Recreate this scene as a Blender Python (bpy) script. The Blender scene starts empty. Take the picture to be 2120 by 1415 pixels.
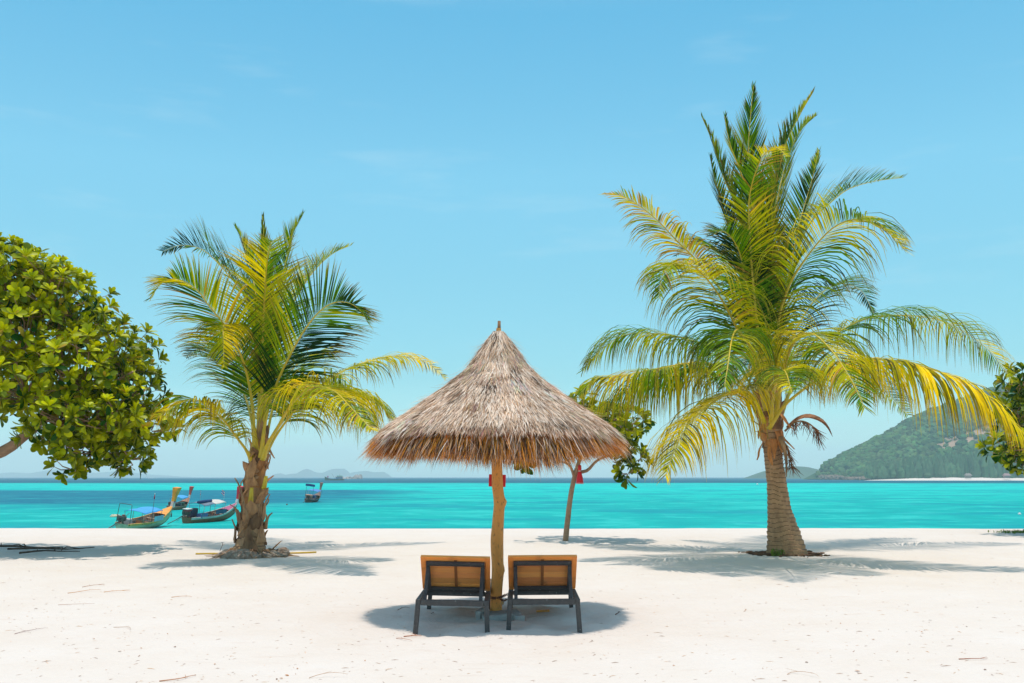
import bpy, math, random
import numpy as np
from mathutils import Vector, Matrix, noise
R = math.radians
random.seed(7); rng = np.random.default_rng(7)
scene = bpy.context.scene
col = scene.collection

# ------------------------------------------------------------------ camera
F = 2002.0; TH = math.atan((988 - 707.5) / F); H = 1.5
cam = bpy.data.cameras.new('camera'); camo = bpy.data.objects.new('camera', cam); col.objects.link(camo)
camo.location = (0, 0, H); camo.rotation_euler = (math.pi/2 + TH, 0, 0)
cam.sensor_width = 36; cam.lens = F / 2120 * 36; cam.clip_start = .1; cam.clip_end = 40000
scene.camera = camo
# ------------------------------------------------------------------ sky + sun
SUN_EL = 87.5
w = bpy.data.worlds.new('World'); scene.world = w; w.use_nodes = True
nt = w.node_tree; nt.nodes.clear()
def N(nt, t, **k):
    n = nt.nodes.new(t)
    for a, b in k.items(): setattr(n, a, b)
    return n
sky = N(nt, 'ShaderNodeTexSky', sky_type='NISHITA', sun_disc=False)
sky.sun_elevation = R(SUN_EL); sky.sun_rotation = R(180); sky.air_density = 1.0; sky.dust_density = 0.6; sky.ozone_density = 1.0
tc = N(nt, 'ShaderNodeTexCoord'); sx = N(nt, 'ShaderNodeSeparateXYZ')
nt.links.new(tc.outputs['Generated'], sx.inputs[0])
rp = N(nt, 'ShaderNodeValToRGB'); nt.links.new(sx.outputs['Z'], rp.inputs[0])
e = rp.color_ramp.elements
e[0].position = 0.0; e[0].color = (.80, 1.18, 1.24, 1)
e[1].position = .62; e[1].color = (1.6, 1.75, 1.45, 1)
for p_, c_ in ((.10, (.56, .97, .95, 1)), (.20, (.65, 1.15, 1.06, 1)), (.30, (.76, 1.38, 1.24, 1)), (.45, (.55, 1.36, 1.30, 1))):
    q = rp.color_ramp.elements.new(p_); q.color = c_
mu = N(nt, 'ShaderNodeMix', data_type='RGBA', blend_type='MULTIPLY'); mu.inputs[0].default_value = 1
nt.links.new(sky.outputs[0], mu.inputs[6]); nt.links.new(rp.outputs[0], mu.inputs[7])
# thin cirrus wisp, laid out along a direction of the sky
vm = N(nt, 'ShaderNodeMapping'); vm.inputs['Rotation'].default_value = (0, R(32), 0); vm.inputs['Scale'].default_value = (1.6, 1.6, 9)
nt.links.new(tc.outputs['Generated'], vm.inputs[0])
cn = N(nt, 'ShaderNodeTexNoise'); cn.inputs['Scale'].default_value = 2.2; cn.inputs['Detail'].default_value = 7; cn.inputs['Roughness'].default_value = .6
nt.links.new(vm.outputs[0], cn.inputs['Vector'])
cr = N(nt, 'ShaderNodeMapRange'); cr.inputs[1].default_value = .56; cr.inputs[2].default_value = .85; cr.inputs[3].default_value = 0; cr.inputs[4].default_value = .4
nt.links.new(cn.outputs[0], cr.inputs[0])
mc = N(nt, 'ShaderNodeMix', data_type='RGBA'); nt.links.new(cr.outputs[0], mc.inputs[0])
nt.links.new(mu.outputs[2], mc.inputs[6]); mc.inputs[7].default_value = (4.2, 5.6, 6.2, 1)
bg = N(nt, 'ShaderNodeBackground'); bg.inputs[1].default_value = .117
nt.links.new(mc.outputs[2], bg.inputs[0])
wo = N(nt, 'ShaderNodeOutputWorld'); nt.links.new(bg.outputs[0], wo.inputs[0])
sl = bpy.data.lights.new('sun', 'SUN'); sl.energy = 2.8; sl.angle = R(.4); sl.color = (1, .89, .79)
so = bpy.data.objects.new('sun', sl); col.objects.link(so); so.rotation_euler = (R(90-SUN_EL), 0, 0); so.location = (0, 0, 30)
vs = scene.view_settings; vs.view_transform = 'Standard'; vs.look = 'None'; vs.gamma = 1; vs.exposure = 0.36; vs.use_curve_mapping = False

# ------------------------------------------------------------------ helpers
CT, ST = math.cos(TH), math.sin(TH)
def W(px, py, d):
    u = (px-1060)/F; v = (707.5-py)/F; t = d/(CT - v*ST)
    return Vector((u*t, d, H + (ST + v*CT)*t))
def G(px, py, z=0.0):
    u = (px-1060)/F; v = (707.5-py)/F; t = (z-H)/(ST + v*CT)
    return Vector((u*t, t*(CT - v*ST), z))
SEA = -2.5
def lerp(a, b, t): return a + (b-a)*t
def sstep(a, b, x):
    t = max(0., min(1., (x-a)/(b-a))); return t*t*(3-2*t)
def interp(x, xs, ys): return float(np.interp(x, xs, ys))
def ground_z(x, y):
    z = 0.045*noise.noise((x*.16, y*.16, 1.3)) + .022*noise.noise((x*.7, y*.7, 4.)) + .014*noise.noise((x*2.2, y*2.2, 8.))
    d = math.hypot(x+.1, (y-10.6)/1.15)
    tr = max(0, 1 - d/2.3)                       # trodden sand round the parasol
    z += tr*(.09*noise.noise((x*3.2, y*3.2, 2.)) - .01)
    crest = 28.4 + .35*noise.noise((x*.09, 3., 0)) + .12*noise.noise((x*.8, 5., 0))
    if y > 24: z *= 1 - .75*sstep(24, 28, y)
    if y > crest: z -= .13*(y-crest)*sstep(0, 3.5, y-crest)*1.0
    return max(z, -4.2)

class MB:
    def __init__(s): s.v = []; s.f = []; s.c = []
    def add(s, vs, fs, c=(1, 1, 1)):
        o = len(s.v); s.v.extend([tuple(p) for p in vs])
        many = len(c) and hasattr(c[0], '__len__')
        for i, f in enumerate(fs):
            s.f.append(tuple(o+k for k in f)); s.c.append(c[i] if many else c)
    def box(s, c, size, rot=None, col=(1, 1, 1), bev=0):
        hx, hy, hz = size[0]/2, size[1]/2, size[2]/2; c = Vector(c)
        rot = rot or Matrix.Identity(3)
        b = min(bev, hx*.45, hy*.45, hz*.45)
        if b <= 0:
            P = [(x, y, z) for x in (-hx, hx) for y in (-hy, hy) for z in (-hz, hz)]
            s.add([c + rot @ Vector(p) for p in P], [(0,1,3,2),(4,6,7,5),(0,4,5,1),(2,3,7,6),(0,2,6,4),(1,5,7,3)], col); return
        import bmesh
        bm = bmesh.new(); bmesh.ops.create_cube(bm, size=1)
        for v in bm.verts: v.co = Vector((v.co.x*hx*2, v.co.y*hy*2, v.co.z*hz*2))
        bmesh.ops.bevel(bm, geom=bm.edges[:], offset=b, segments=2, affect='EDGES', profile=.5)
        s.add([c + rot @ v.co for v in bm.verts], [[v.index for v in f.verts] for f in bm.faces], col); bm.free()
    def bar(s, a, b, w, h, up=(0, 0, 1), col=(1, 1, 1), bev=0):
        a = Vector(a); b = Vector(b); d = b-a; L = d.length; d.normalize(); up = Vector(up)
        sd = d.cross(up)
        if sd.length < 1e-3: sd = d.cross(Vector((0, 1, 0)))
        sd.normalize(); u = sd.cross(d)
        s.box((a+b)/2, (L, w, h), Matrix((d, sd, u)).transposed(), col, bev)
    def tube(s, pts, rad, n=8, col=(1, 1, 1), cap=True, flat=1.0, up=None, jit=0):
        pts = [Vector(p) for p in pts]; m = len(pts)
        rad = rad if hasattr(rad, '__len__') else [rad]*m
        V = []; prev = Vector(up) if up else None
        for i, p in enumerate(pts):
            t = (pts[min(i+1, m-1)] - pts[max(i-1, 0)]).normalized()
            if prev is None: prev = Vector((0, 0, 1)) if abs(t.z) < .9 else Vector((0, 1, 0))
            a = prev - t*prev.dot(t)
            if a.length < 1e-4: a = t.orthogonal()
            a.normalize(); b = t.cross(a); prev = a
            for k in range(n):
                an = 2*math.pi*k/n; r = rad[i]*(1+random.uniform(-jit, jit))
                V.append(p + a*(r*flat*math.cos(an)) + b*(r*math.sin(an)))
        Fs = [(i*n+k, i*n+(k+1) % n, (i+1)*n+(k+1) % n, (i+1)*n+k) for i in range(m-1) for k in range(n)]
        if cap: Fs.append(tuple(range(n-1, -1, -1))); Fs.append(tuple((m-1)*n+k for k in range(n)))
        s.add(V, Fs, col)
    def ell(s, c, r, nu=10, nv=7, col=(1, 1, 1), j=0, seed=0, rot=None):
        V = []; c = Vector(c); rot = rot or Matrix.Identity(3)
        for i in range(nv+1):
            ph = math.pi*i/nv
            for k in range(nu):
                a = 2*math.pi*k/nu; d = Vector((math.sin(ph)*math.cos(a), math.sin(ph)*math.sin(a), math.cos(ph)))
                q = 1 + j*noise.noise(d*1.7 + Vector((seed*3.1, seed*1.7, 0)))
                V.append(c + rot @ Vector((d.x*r[0]*q, d.y*r[1]*q, d.z*r[2]*q)))
        Fs = [(i*nu+k, (i+1)*nu+k, (i+1)*nu+(k+1) % nu, i*nu+(k+1) % nu) for i in range(nv) for k in range(nu)]
        s.add(V, Fs, col)
    def build(s, name, mat, parent=None, smooth=True, sub=None, auto=None):
        me = bpy.data.meshes.new(name)
        V = np.array(s.v, dtype=np.float32).reshape(-1, 3)
        if sub is not None: V = V - np.array(tuple(sub), dtype=np.float32)
        me.from_pydata(V.tolist(), [], s.f)
        at = me.color_attributes.new('tint', 'FLOAT_COLOR', 'CORNER')
        n = [len(f) for f in s.f]; C = np.ones((len(s.f), 4), dtype=np.float32)
        if len(s.c): C[:, :3] = np.array([tuple(c[:3]) for c in s.c])
        at.data.foreach_set('color', np.repeat(C, n, axis=0).ravel())
        me.polygons.foreach_set('use_smooth', [smooth]*len(s.f)); me.validate(); me.update()
        me.materials.append(mat)
        o = bpy.data.objects.new(name, me); col.objects.link(o)
        if parent: o.parent = parent
        if auto:
            try: me.set_sharp_from_angle(angle=R(auto))
            except Exception: pass
        return o
def tag(o, label=None, cat=None, group=None, kind=None):
    if label: o['label'] = label
    if cat: o['category'] = cat
    if group: o['group'] = group
    if kind: o['kind'] = kind
    return o
def empty(name, loc, label, cat, group=None, rot=(0, 0, 0)):
    o = bpy.data.objects.new(name, None); o.empty_display_size = .2; col.objects.link(o)
    o.location = loc; o.rotation_euler = rot; return tag(o, label, cat, group)

def mat(name, color, rough=.6, tint=False, noise_amt=0., noise_scale=5., color2=None, bump=0., bump_scale=20., stretch=(1, 1, 1), trans=0., trans_col=None, spec=.5, metal=0.):
    m = bpy.data.materials.new(name); m.use_nodes = True; t = m.node_tree; t.nodes.clear()
    out = N(t, 'ShaderNodeOutputMaterial'); b = N(t, 'ShaderNodeBsdfPrincipled')
    b.inputs['Roughness'].default_value = rough; b.inputs['Metallic'].default_value = metal; b.inputs['Specular IOR Level'].default_value = spec
    tc = N(t, 'ShaderNodeTexCoord'); mp = N(t, 'ShaderNodeMapping'); mp.inputs['Scale'].default_value = stretch
    t.links.new(tc.outputs['Object'], mp.inputs[0])
    c = None
    if color2 is not None:
        nz = N(t, 'ShaderNodeTexNoise'); nz.inputs['Scale'].default_value = noise_scale; nz.inputs['Detail'].default_value = 6; nz.inputs['Roughness'].default_value = .65
        t.links.new(mp.outputs[0], nz.inputs['Vector'])
        mr = N(t, 'ShaderNodeMapRange'); mr.inputs[1].default_value = .5-.25*(1.01-noise_amt); mr.inputs[2].default_value = .5+.25*(1.01-noise_amt)
        t.links.new(nz.outputs[0], mr.inputs[0])
        mx = N(t, 'ShaderNodeMix', data_type='RGBA'); mx.inputs[6].default_value = (*color, 1); mx.inputs[7].default_value = (*color2, 1)
        t.links.new(mr.outputs[0], mx.inputs[0]); c = mx.outputs[2]
    if tint:
        a = N(t, 'ShaderNodeAttribute', attribute_name='tint')
        mm = N(t, 'ShaderNodeMix', data_type='RGBA', blend_type='MULTIPLY'); mm.inputs[0].default_value = 1
        if c: t.links.new(c, mm.inputs[6])
        else: mm.inputs[6].default_value = (*color, 1)
        t.links.new(a.outputs['Color'], mm.inputs[7]); c = mm.outputs[2]
    if c: t.links.new(c, b.inputs['Base Color'])
    else: b.inputs['Base Color'].default_value = (*color, 1)
    if bump:
        nb = N(t, 'ShaderNodeTexNoise'); nb.inputs['Scale'].default_value = bump_scale; nb.inputs['Detail'].default_value = 5
        t.links.new(mp.outputs[0], nb.inputs['Vector'])
        bp = N(t, 'ShaderNodeBump'); bp.inputs['Strength'].default_value = bump; bp.inputs['Distance'].default_value = .02
        t.links.new(nb.outputs[0], bp.inputs['Height']); t.links.new(bp.outputs[0], b.inputs['Normal'])
    if trans:
        tr = N(t, 'ShaderNodeBsdfTranslucent'); tcx = trans_col or (1, 1, 1)
        mm = N(t, 'ShaderNodeMix', data_type='RGBA', blend_type='MULTIPLY'); mm.inputs[0].default_value = 1
        if c: t.links.new(c, mm.inputs[6])
        else: mm.inputs[6].default_value = (*color, 1)
        mm.inputs[7].default_value = (*tcx, 1); t.links.new(mm.outputs[2], tr.inputs[0])
        ms = N(t, 'ShaderNodeMixShader'); ms.inputs[0].default_value = trans
        t.links.new(b.outputs[0], ms.inputs[1]); t.links.new(tr.outputs[0], ms.inputs[2]); t.links.new(ms.outputs[0], out.inputs[0])
    else: t.links.new(b.outputs[0], out.inputs[0])
    return m
def darken(m, scale, lo, hi, fac, colr, stretch=(1, 1, 1)):
    """dirt / wear with a noise shape of its own, laid over the base colour"""
    t = m.node_tree; b = [n for n in t.nodes if n.type == 'BSDF_PRINCIPLED'][0]
    src = b.inputs['Base Color'].links[0].from_socket if b.inputs['Base Color'].links else None
    tc = N(t, 'ShaderNodeTexCoord'); mp = N(t, 'ShaderNodeMapping'); mp.inputs['Scale'].default_value = stretch
    t.links.new(tc.outputs['Object'], mp.inputs[0])
    nz = N(t, 'ShaderNodeTexNoise'); nz.inputs['Scale'].default_value = scale; nz.inputs['Detail'].default_value = 4
    t.links.new(mp.outputs[0], nz.inputs['Vector'])
    mr = N(t, 'ShaderNodeMapRange'); mr.inputs[1].default_value = lo; mr.inputs[2].default_value = hi; mr.inputs[4].default_value = fac
    t.links.new(nz.outputs[0], mr.inputs[0])
    mx = N(t, 'ShaderNodeMix', data_type='RGBA'); t.links.new(mr.outputs[0], mx.inputs[0])
    if src: t.links.new(src, mx.inputs[6])
    else: mx.inputs[6].default_value = b.inputs['Base Color'].default_value
    mx.inputs[7].default_value = (*colr, 1); t.links.new(mx.outputs[2], b.inputs['Base Color'])

M = {}
M['sand'] = mat('sand', (.65, .59, .54), .95, noise_amt=.2, noise_scale=.9, color2=(.625, .55, .485), bump=.8, bump_scale=11, spec=.1)
darken(M['sand'], 55, .64, .8, .25, (.50, .39, .30))
darken(M['sand'], 5, .60, .72, .35, (.57, .47, .40), (.35, 1.2, 1))
M['frond'] = mat('frond', (1, 1, 1), .36, tint=True, trans=.42, trans_col=(1.25, 1.1, .25), spec=.12)
M['rib'] = mat('midrib', (.66, .44, .02), .45, noise_amt=.3, noise_scale=6, color2=(.46, .38, .03), spec=.5)
M['leaf'] = mat('leaf', (1, 1, 1), .42, tint=True, trans=.25, trans_col=(1.2, 1.15, .3), spec=.16)
M['bark'] = mat('bark', (.30, .16, .075), .9, noise_amt=.4, noise_scale=7, color2=(.17, .095, .05), bump=.8, bump_scale=30)
M['palmbark'] = mat('palm_bark', (.52, .30, .155), .9, tint=True, noise_amt=.3, noise_scale=9, color2=(.33, .185, .10), bump=.9, bump_scale=40, stretch=(1, 1, .45))
M['husk'] = mat('husk', (.46, .27, .13), .8, tint=True, noise_amt=.3, noise_scale=8, color2=(.20, .11, .06), bump=.9, bump_scale=38, stretch=(1, 1, .3), trans=.1)
M['thatch'] = mat('thatch', (1, 1, 1), .85, tint=True, trans=.22, trans_col=(1.05, .75, .4), spec=.2)
M['fringe'] = mat('fringe_straw', (1, 1, 1), .85, tint=True, trans=.45, trans_col=(1.2, .72, .25), spec=.1)
M['thatchbase'] = mat('thatch_base', (.26, .13, .045), .95, noise_amt=.2, noise_scale=30, color2=(.12, .06, .03), bump=1, bump_scale=60)
M['pole'] = mat('pole_wood', (.86, .36, .07), .6, noise_amt=.2, noise_scale=7, color2=(.66, .27, .055), bump=.5, bump_scale=25, stretch=(1, 1, .35))
darken(M['pole'], 40, .58, .70, .7, (.16, .08, .03), (1, 1, .5))
M['plank'] = mat('lounger_wood', (.96, .38, .09), .5, tint=True, noise_amt=.2, noise_scale=4, color2=(.80, .33, .10), bump=.25, bump_scale=40, stretch=(.5, 4, 4))
darken(M['plank'], 4.5, .58, .76, .5, (.16, .07, .03))
M['metal'] = mat('dark_metal', (.035, .032, .034), .55, noise_amt=.2, noise_scale=12, color2=(.075, .065, .06), bump=.3, bump_scale=60, spec=.5)
darken(M['metal'], 45, .66, .72, .6, (.35, .33, .3))
M['rust'] = mat('rusty_iron', (.10, .055, .035), .7, noise_amt=.3, noise_scale=20, color2=(.2, .09, .04), metal=.3)
M['brass'] = mat('padlock_brass', (.42, .27, .10), .4, noise_amt=.3, noise_scale=20, color2=(.25, .16, .08), metal=.6)
M['red'] = mat('red_board', (.78, .006, .022), .5, noise_amt=.2, noise_scale=12, color2=(.66, .01, .02))
M['concrete'] = mat('concrete', (.33, .32, .31), .95, noise_amt=.2, noise_scale=20, color2=(.45, .43, .40), bump=.7, bump_scale=30)
M['litter'] = mat('litter', (1, 1, 1), .8, tint=True, spec=.2)
M['paint'] = mat('boat_paint', (1, 1, 1), .5, tint=True, noise_amt=.15, noise_scale=3, color2=(.62, .6, .56), bump=.15, bump_scale=20)
M['hull'] = mat('boat_hull', (1, 1, 1), .55, tint=True, noise_amt=.2, noise_scale=2.2, color2=(.55, .5, .45), bump=.3, bump_scale=8, stretch=(.3, 1, 3))
M['cloth'] = mat('boat_cloth', (1, 1, 1), .8, tint=True, noise_amt=.2, noise_scale=3, color2=(.72, .74, .78), bump=.3, bump_scale=6, trans=.15)
M['engine'] = mat('engine_iron', (1, 1, 1), .5, tint=True, noise_amt=.3, noise_scale=9, color2=(.45, .4, .36), metal=.25)
M['rope'] = mat('rope', (.62, .40, .04), .8, noise_amt=.3, noise_scale=30, color2=(.48, .30, .04), bump=.5, bump_scale=120)
M['rock'] = mat('rock', (.52, .43, .37), .95, noise_amt=.3, noise_scale=.15, color2=(.26, .19, .16), bump=1, bump_scale=.4)
M['grass'] = mat('grass', (1, 1, 1), .6, tint=True, trans=.3, trans_col=(1.1, 1.1, .5))
M['soil'] = mat('root_soil', (.17, .10, .06), .95, noise_amt=.35, noise_scale=9, color2=(.40, .33, .27), bump=1, bump_scale=24)

# ------------------------------------------------------------------ sea
def sea_material():
    m = bpy.data.materials.new('sea_water'); m.use_nodes = True; t = m.node_tree; t.nodes.clear()
    L = t.links.new; out = N(t, 'ShaderNodeOutputMaterial'); b = N(t, 'ShaderNodeBsdfPrincipled')
    b.inputs['Roughness'].default_value = .28; b.inputs['IOR'].default_value = 1.33; b.inputs['Specular IOR Level'].default_value = 0.
    tc = N(t, 'ShaderNodeTexCoord'); s = N(t, 'ShaderNodeSeparateXYZ'); L(tc.outputs['Object'], s.inputs[0])
    def nz(scale, det, st):
        mp = N(t, 'ShaderNodeMapping'); mp.inputs['Scale'].default_value = st; L(tc.outputs['Object'], mp.inputs[0])
        n = N(t, 'ShaderNodeTexNoise'); n.inputs['Scale'].default_value = scale; n.inputs['Detail'].default_value = det; n.inputs['Roughness'].default_value = .62
        L(mp.outputs[0], n.inputs['Vector']); return n.outputs[0]
    def mth(op, a, bb=None, cc=None, clamp=False):
        n = N(t, 'ShaderNodeMath', operation=op, use_clamp=clamp)
        for i, q in enumerate((a, bb, cc)):
            if q is None: continue
            if isinstance(q, (int, float)): n.inputs[i].default_value = q
            else: L(q, n.inputs[i])
        return n.outputs[0]
    def mr(v, a, bb, lo=0., hi=1., sm=True):
        n = N(t, 'ShaderNodeMapRange'); n.interpolation_type = 'SMOOTHSTEP' if sm else 'LINEAR'
        L(v, n.inputs[0]); n.inputs[1].default_value = a; n.inputs[2].default_value = bb; n.inputs[3].default_value = lo; n.inputs[4].default_value = hi; return n.outputs[0]
    def mix(f, a, bb):
        n = N(t, 'ShaderNodeMix', data_type='RGBA')
        if isinstance(f, (int, float)): n.inputs[0].default_value = f
        else: L(f, n.inputs[0])
        for i, q in ((6, a), (7, bb)):
            if isinstance(q, tuple): n.inputs[i].default_value = (*q, 1)
            else: L(q, n.inputs[i])
        return n.outputs[2]
    big = nz(.012, 4, (1, 1, 1)); med = nz(.05, 4, (.35, 1, 1))
    c = mix(mr(s.outputs['Y'], 80, 360), (.003, .36, .33), (.001, .53, .46))
    c = mix(mr(med, .42, .68, 0, .40), c, (.004, .28, .30))
    # darker reef ground on the left
    ex = mth('ADD', s.outputs['X'], mth('MULTIPLY', mth('SUBTRACT', big, .5), 90)); ex = mth('ADD', ex, mth('MULTIPLY', mth('SUBTRACT', med, .5), 50))
    ey = mth('ADD', s.outputs['Y'], mth('MULTIPLY', mth('SUBTRACT', big, .5), 110)); ey = mth('ADD', ey, mth('MULTIPLY', mth('SUBTRACT', med, .5), 60))
    reef = mth('MULTIPLY', mr(ex, -18, -50), mth('MULTIPLY', mr(ey, 112, 160), mr(ey, 320, 285)))
    c = mix(mth('MULTIPLY', reef, .86), c, (.010, .115, .205))
    c = mix(mr(mth('ADD', s.outputs['Y'], mth('MULTIPLY', mth('SUBTRACT', big, .5), 160)), 590, 700), c, (.0, .035, .10))
    # small waves painted into the colour: darker wave faces, pale streaks of reflected sky
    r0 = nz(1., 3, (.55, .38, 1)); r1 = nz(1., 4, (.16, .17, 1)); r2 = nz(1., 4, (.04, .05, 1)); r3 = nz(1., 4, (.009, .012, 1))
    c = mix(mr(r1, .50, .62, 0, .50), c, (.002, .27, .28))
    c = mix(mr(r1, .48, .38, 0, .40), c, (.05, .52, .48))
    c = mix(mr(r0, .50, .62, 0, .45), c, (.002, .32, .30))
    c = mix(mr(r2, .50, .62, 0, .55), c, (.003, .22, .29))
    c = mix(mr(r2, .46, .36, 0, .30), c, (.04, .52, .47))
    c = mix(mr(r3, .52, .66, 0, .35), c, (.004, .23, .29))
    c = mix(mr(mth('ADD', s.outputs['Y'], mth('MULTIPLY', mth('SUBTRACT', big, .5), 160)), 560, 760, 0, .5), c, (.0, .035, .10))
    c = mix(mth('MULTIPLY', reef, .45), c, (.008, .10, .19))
    L(c, b.inputs['Base Color'])
    bp = N(t, 'ShaderNodeBump'); bp.inputs['Strength'].default_value = .8; bp.inputs['Distance'].default_value = .35
    L(mth('ADD', r1, mth('MULTIPLY', r2, 2.5)), bp.inputs['Height']); L(bp.outputs[0], b.inputs['Normal'])
    gl = N(t, 'ShaderNodeBsdfGlossy'); gl.inputs['Roughness'].default_value = .22; L(bp.outputs[0], gl.inputs['Normal'])
    ms = N(t, 'ShaderNodeMixShader'); ms.inputs[0].default_value = .07; L(b.outputs[0], ms.inputs[1]); L(gl.outputs[0], ms.inputs[2])
    L(ms.outputs[0], out.inputs[0]); return m
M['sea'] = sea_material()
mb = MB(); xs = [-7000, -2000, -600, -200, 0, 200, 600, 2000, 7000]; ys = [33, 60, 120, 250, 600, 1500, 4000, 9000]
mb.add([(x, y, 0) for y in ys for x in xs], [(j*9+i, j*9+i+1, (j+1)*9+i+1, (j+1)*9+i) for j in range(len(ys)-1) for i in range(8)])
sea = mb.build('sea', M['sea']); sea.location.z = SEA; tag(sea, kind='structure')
sea['label'] = 'turquoise shallow sea beyond the beach'

# ------------------------------------------------------------------ beach
gx = np.concatenate([np.linspace(-700, -60, 14), np.linspace(-50, -16, 60), np.linspace(-15.9, 15.9, 330), np.linspace(16, 50, 60), np.linspace(60, 700, 14)])
gy = np.concatenate([np.linspace(-300, -8, 8), np.linspace(-4, 4, 12), np.linspace(4.3, 20, 200), np.linspace(20.15, 34, 100), np.linspace(34.5, 90, 30)])
mb = MB(); V = [(x, y, ground_z(x, y)) for y in gy for x in gx]; nx = len(gx)
mb.add(V, [(j*nx+i, j*nx+i+1, (j+1)*nx+i+1, (j+1)*nx+i) for j in range(len(gy)-1) for i in range(nx-1)])
beach = mb.build('beach', M['sand']); tag(beach, 'white sand beach in the foreground', kind='structure')
def onG(px, py):
    p = G(px, py); p.z = ground_z(p.x, p.y); return p

# ------------------------------------------------------------------ palm trees
def crom(pts, n):
    P = [Vector(p) for p in pts]; P = [P[0]*2-P[1]] + P + [P[-1]*2-P[-2]]; out = []
    segs = len(P)-3; dense = []
    for i in range(segs):
        a, b, c, d = P[i:i+4]
        for k in range(12):
            t = k/12; dense.append(.5*((2*b) + (c-a)*t + (2*a-5*b+4*c-d)*t*t + (3*b-a-3*c+d)*t**3))
    dense.append(P[-2]); L = [0]
    for i in range(1, len(dense)): L.append(L[-1] + (dense[i]-dense[i-1]).length)
    for k in range(n):
        s = L[-1]*k/(n-1); j = max(0, min(len(L)-2, int(np.searchsorted(L, s))-1)); q = (s-L[j])/max(1e-6, L[j+1]-L[j])
        out.append(dense[j].lerp(dense[j+1], min(1, max(0, q))))
    return out, L[-1]
YG = (.95, .72, .002); MG = (.11, .27, .002); DG = (.005, .035, .012); BR = (.46, .25, .05)
def mixc(a, b, t): return tuple(a[i]+(b[i]-a[i])*t for i in range(3))
def frond(root, base, pts, droop=.6, L=.85, n=78, dens=1.45, lenk=1.3, roll=0., vee=.25, tone=.4, start=.24, brown=0., narrow=0., tipangle=62, jit=1., thick=1.):
    """pts: points of the midrib from the crown to the tip"""
    P, LEN = crom(pts, 70); o = (P[-1]-P[0]); o.z = 0
    if o.length < .25: o = Vector((0, -1, 0))
    o.normalize(); lat0 = o.cross(Vector((0, 0, 1))).normalized()
    mb = MB(); m = len(P); n = int(n*dens)
    if droop > .85: L *= 1.18
    L *= lenk
    for i in range(n):
        s = start + (1-start)*(i+.5)/n
        x = s*(m-1); j = int(min(m-2, x)); q = x-j; p = P[j].lerp(P[j+1], q)
        T = (P[min(j+2, m-1)]-P[max(j-1, 0)]).normalized()
        lat = lat0 - T*lat0.dot(T)
        if lat.length < .05: lat = T.orthogonal()
        lat.normalize(); lat = Matrix.Rotation(R(roll), 3, T) @ lat; Nn = lat.cross(T).normalized()
        if Nn.z < 0 and abs(roll) < 60 and T.z < .75: Nn = -Nn
        u = (s-start)/(1-start)
        ln = L*(.45 + .75*math.sin(math.pi*min(1, u*.92+.12)) - .30*u)*.88
        ang = R(14*noise.noise((s*14, 2.2, P[-1].x)))+R(lerp(26 if droop > .85 else 33, tipangle-(16 if droop > .85 else 4), u))
        for sd in (-1, 1):
            if random.random() < .05*jit: continue
            l = ln*random.uniform(.82, 1.1)
            va = vee + random.gauss(0, .10*jit) + .22*noise.noise((s*9, sd*5.3, P[0].x+P[-1].y))
            if random.random() < .04: l *= random.uniform(.3, .6)
            d = (lat*sd*math.cos(ang)*(1-narrow) + T*(math.sin(ang)+narrow*.6 + random.gauss(0, .05)) + Nn*va).normalized()
            g = droop*random.uniform(.65, 1.35)*(.7+.6*(1-abs(u-.4)))*(1.9 if droop > .85 else 1.15)
            k_ = 6; st = l/k_; pp = p.copy(); prev = None
            wmax = .0128*thick*random.uniform(.8, 1.15)*(1.1-.35*u)
            V = []; bt = random.random(); tn = tone*1.15 - .34 + .9*noise.noise((s*5, sd*2.2, P[-1].x*1.3)) + random.gauss(0, .13); cc = mixc(MG, YG, min(1, tn)) if tn > 0 else mixc(MG, DG, min(1, -tn*2.2)); cc = mixc(cc, DG, .75) if bt < .22 else cc
            if random.random() < brown: cc = mixc(cc, BR, random.uniform(.5, 1))
            tw = random.gauss(0, .35*jit)
            for k in range(k_+1):
                f = k/k_; wd = T - d*T.dot(d)
                if wd.length < .1: wd = lat.cross(d)
                wd.normalize(); wd = (wd*math.cos(tw*f*1.5) + d.cross(wd)*math.sin(tw*f*1.5))
                wv = wmax*(min(1, .35+f*3.2) if f < .25 else (1-((f-.25)/.75)**1.8))+.0012
                nn = d.cross(wd).normalized()
                V += [pp - wd*wv, pp - nn*wv*.35*(1 if nn.z > 0 else -1), pp + wd*wv]
                pp = pp + d*st
                d = (d + Vector((0, 0, -1))*g*st*1.9*(.12+1.15*f) ).normalized()
            Fs = []; Cs = []
            for k in range(k_):
                a = k*3; Fs += [(a, a+1, a+4, a+3), (a+1, a+2, a+5, a+4)]
                tipc = mixc(cc, BR, .55*max(0, (k-3.5)/1.5)) if k >= 4 else cc
                Cs += [tipc, tipc]
            mb.add(V, Fs, Cs)
    fr = mb.build('frond', M['frond'], root, True, base)
    rb = MB(); rad = [(.030*(1-i/(m-1))**1.15+.005)*thick + .022*max(0, 1-i/8) for i in range(m)]
    rb.tube(P, rad, 7, flat=.7); rb.build('midrib', M['rib'], fr, True, base)
    return fr
def palm_pts(lst, d0, k=1.0):
    """(px, py, depth offset) -> points in space"""
    return [W(x, y, d0+dd*k) for x, y, dd in lst]

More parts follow.
